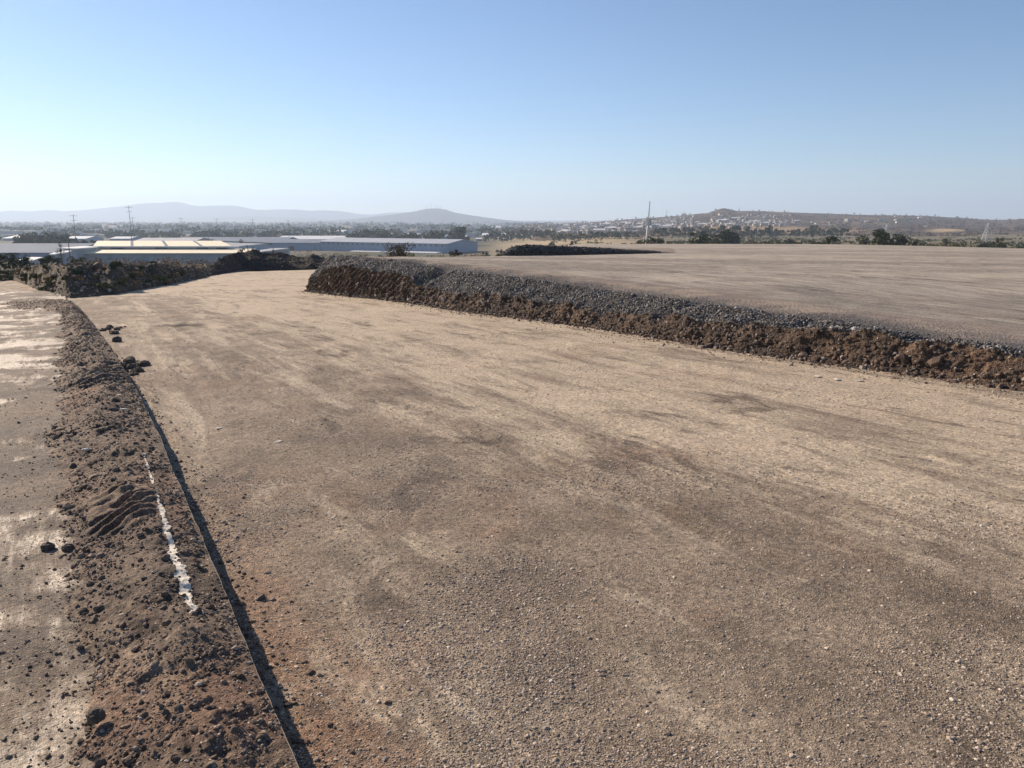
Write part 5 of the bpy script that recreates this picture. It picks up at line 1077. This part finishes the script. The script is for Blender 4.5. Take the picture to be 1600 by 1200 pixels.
# white mast
x, y, z = gp(1009.5, 230); hm = float(rowz(314, 230)) - z; mt = empty('white_mast', (x, y, z)); hk = float(rowz(343, 230)) - z
MB().tube((0, 0, -1), (.7, 0, hk), .36, .2, 12).build('tapered_pole', M['white'], mt, True)
lt = MB(); 
for sx, sy in ((-1, -1), (1, -1), (1, 1), (-1, 1)): lt.tube((.7 + sx * .13, sy * .13, hk), (.95 + sx * .07, sy * .07, hm), .05, .035, 5)
nseg = 10
for k in range(nseg):
    za, zb_ = hk + (hm - hk) * k / nseg, hk + (hm - hk) * (k + 1) / nseg
    for s1 in (-1, 1): lt.tube((.7 + .25 * k / nseg + s1 * .12, -.12, za), (.72 + .25 * k / nseg - s1 * .11, -.11, zb_), .025, n=4); lt.tube((.7 + .25 * k / nseg + s1 * .12, .12, za), (.72 + .25 * k / nseg - s1 * .11, .11, zb_), .025, n=4)
lt.build('lattice_top', M['steel'], mt); an = MB()
MB().tube((.72, 0, hk - 1.5), (.72, 0, hk - 1.35), .6, n=12).build('platform', M['steel'], mt)
for k in range(6):
    a = k * math.pi / 3; cx_, cy_ = .72 + .72 * math.cos(a), .72 * math.sin(a); MB().box(cx_ - .12, cx_ + .12, cy_ - .08, cy_ + .08, hk - 1.7, hk + .3).build('antenna_panel', M['wall_grey'], mt)
tag(mt, 'tall white tapered telecom mast with antennas and a lattice top', 'mast')
def lattice(name, x, y, z, h, wb, lab, cat, arms=(0.95, 0.85, 0.75), group=None, r=.12):
    r_ = empty(name, (x, y, z)); f = MB(); n = 7
    for sx, sy in ((-1, -1), (1, -1), (1, 1), (-1, 1)): f.tube((sx * wb / 2, sy * wb / 2, -1), (sx * wb * .08, sy * wb * .08, h), r, r * .7, 4)
    for k in range(n):
        a, b_ = k / n, (k + 1) / n; wa, w2 = wb / 2 * (1 - a * .84), wb / 2 * (1 - b_ * .84)
        for s_ in (-1, 1): f.tube((s_ * wa, -wa, h * a), (-s_ * w2, -w2, h * b_), r * .6, n=4); f.tube((s_ * wa, wa, h * a), (-s_ * w2, w2, h * b_), r * .6, n=4); f.tube((-wa, s_ * wa, h * a), (-w2, -s_ * w2, h * b_), r * .6, n=4)
    f.build('lattice_body', M['steel'], r_)
    for a in arms: q_ = MB(); q_.tube((-wb * .55, 0, h * a), (wb * .55, 0, h * a), r * .8, n=4); q_.tube((-wb * .55, 0, h * a), (0, 0, h * a + 1.4), r * .5, n=4); q_.tube((wb * .55, 0, h * a), (0, 0, h * a + 1.4), r * .5, n=4); q_.build('crossarm', M['steel'], r_)
    tag(r_, lab, cat, group)
for px, top, d, lab in [(1388, 351, 420, 'steel pylon standing behind the right hand grove'), (1546, 349, 520, 'steel pylon in front of the hill near the right edge')]:
    x, y, z = gp(px, d); lattice('steel_pylon', x, y, z, float(rowz(top, d)) - z, 5.5, lab, 'pylon')
for px, hpx, lab in [(1041.5, 10, 'thin mast on the skyline right of the white mast'), (1065, 5, 'short skyline mast, left one of a pair'), (1069.5, 6, 'short skyline mast, right one of a pair'), (1154, 6, 'small mast on the skyline right of the knoll')]:
    p = rh_point(px, .98); h = hpx / F * p[1]; r_ = empty('radio_mast', [float(v) for v in p]); MB().tube((0, 0, -1), (0, 0, h), .8, .5, 5).build('mast_pole', M['steel'], r_); MB().box(-1.3, 1.3, -.4, .4, h * .8, h * .95).build('antenna', M['white'], r_); tag(r_, lab, 'mast', 'masts on the brown hill')
for px, hpx, lab in [(667.5, 4.5, 'leftmost faint mast on the far hill summit'), (674, 9, 'tallest faint mast on the far hill summit'), (680.5, 5, 'faint mast right of the tallest on the far summit'), (685, 5, 'faint mast fourth from left on the far summit'), (689, 5, 'rightmost faint mast on the far hill summit')]:
    d = 6800; zt_ = float(rowz(326, d)) - 6; x = float(TA(px) * d); h = hpx / F * d + 6; lattice('summit_mast', x, d, zt_, h, 7, lab, 'mast', arms=(.8,), group='masts on the far summit', r=.9)

# ------------------------------------------------------------------ smoke and haze
def puff(c_, r3, dens, seed, lab):
    V, T = ico(3); n_ = 1 + .35 * fbm(V[:, 0] * 1.7 + seed, V[:, 1] * 1.7 + V[:, 2] * 1.3, 4, seed); me = rawmesh('smoke', V * n_[:, None] * np.array(r3), T, 3, True); m = bpy.data.materials.new('smoke_air'); m.use_nodes = True; N = m.node_tree.nodes; N.clear(); oo = N.new('ShaderNodeOutputMaterial'); pv = N.new('ShaderNodeVolumePrincipled'); pv.inputs['Color'].default_value = (.95, .95, .95, 1); pv.inputs['Density'].default_value = dens; m.node_tree.links.new(pv.outputs[0], oo.inputs['Volume'])
    o = link('smoke', me, m); o.location = c_; tag(o, lab, 'smoke', kind='stuff')
x, y, z = gp(164, 1100); puff((x, y, float(rowz(355.5, 1100))), (3.6, 4, 5.0), .5, 3, 'bright white smoke rising from a fire on the plain')
x, y, z = gp(175, 1130); puff((x, y, float(rowz(354, 1130))), (7, 5, 2.0), .1, 5, 'thin pale smoke drifting right of the fire')

hz = MB().box(-11500, 9500, -300, 13500, -31, 330).build('haze', None)
m = bpy.data.materials.new('haze_air'); m.use_nodes = True; N = m.node_tree.nodes; N.clear(); oo = N.new('ShaderNodeOutputMaterial'); pv = N.new('ShaderNodeVolumePrincipled')
pv.inputs['Color'].default_value = (0.64, 0.79, 1.0, 1); pv.inputs['Density'].default_value = 0.00015; pv.inputs['Anisotropy'].default_value = 0.25
m.node_tree.links.new(pv.outputs[0], oo.inputs['Volume']); hz.data.materials.append(m); tag(hz, 'thin bluish haze over the valley', 'haze', kind='stuff')
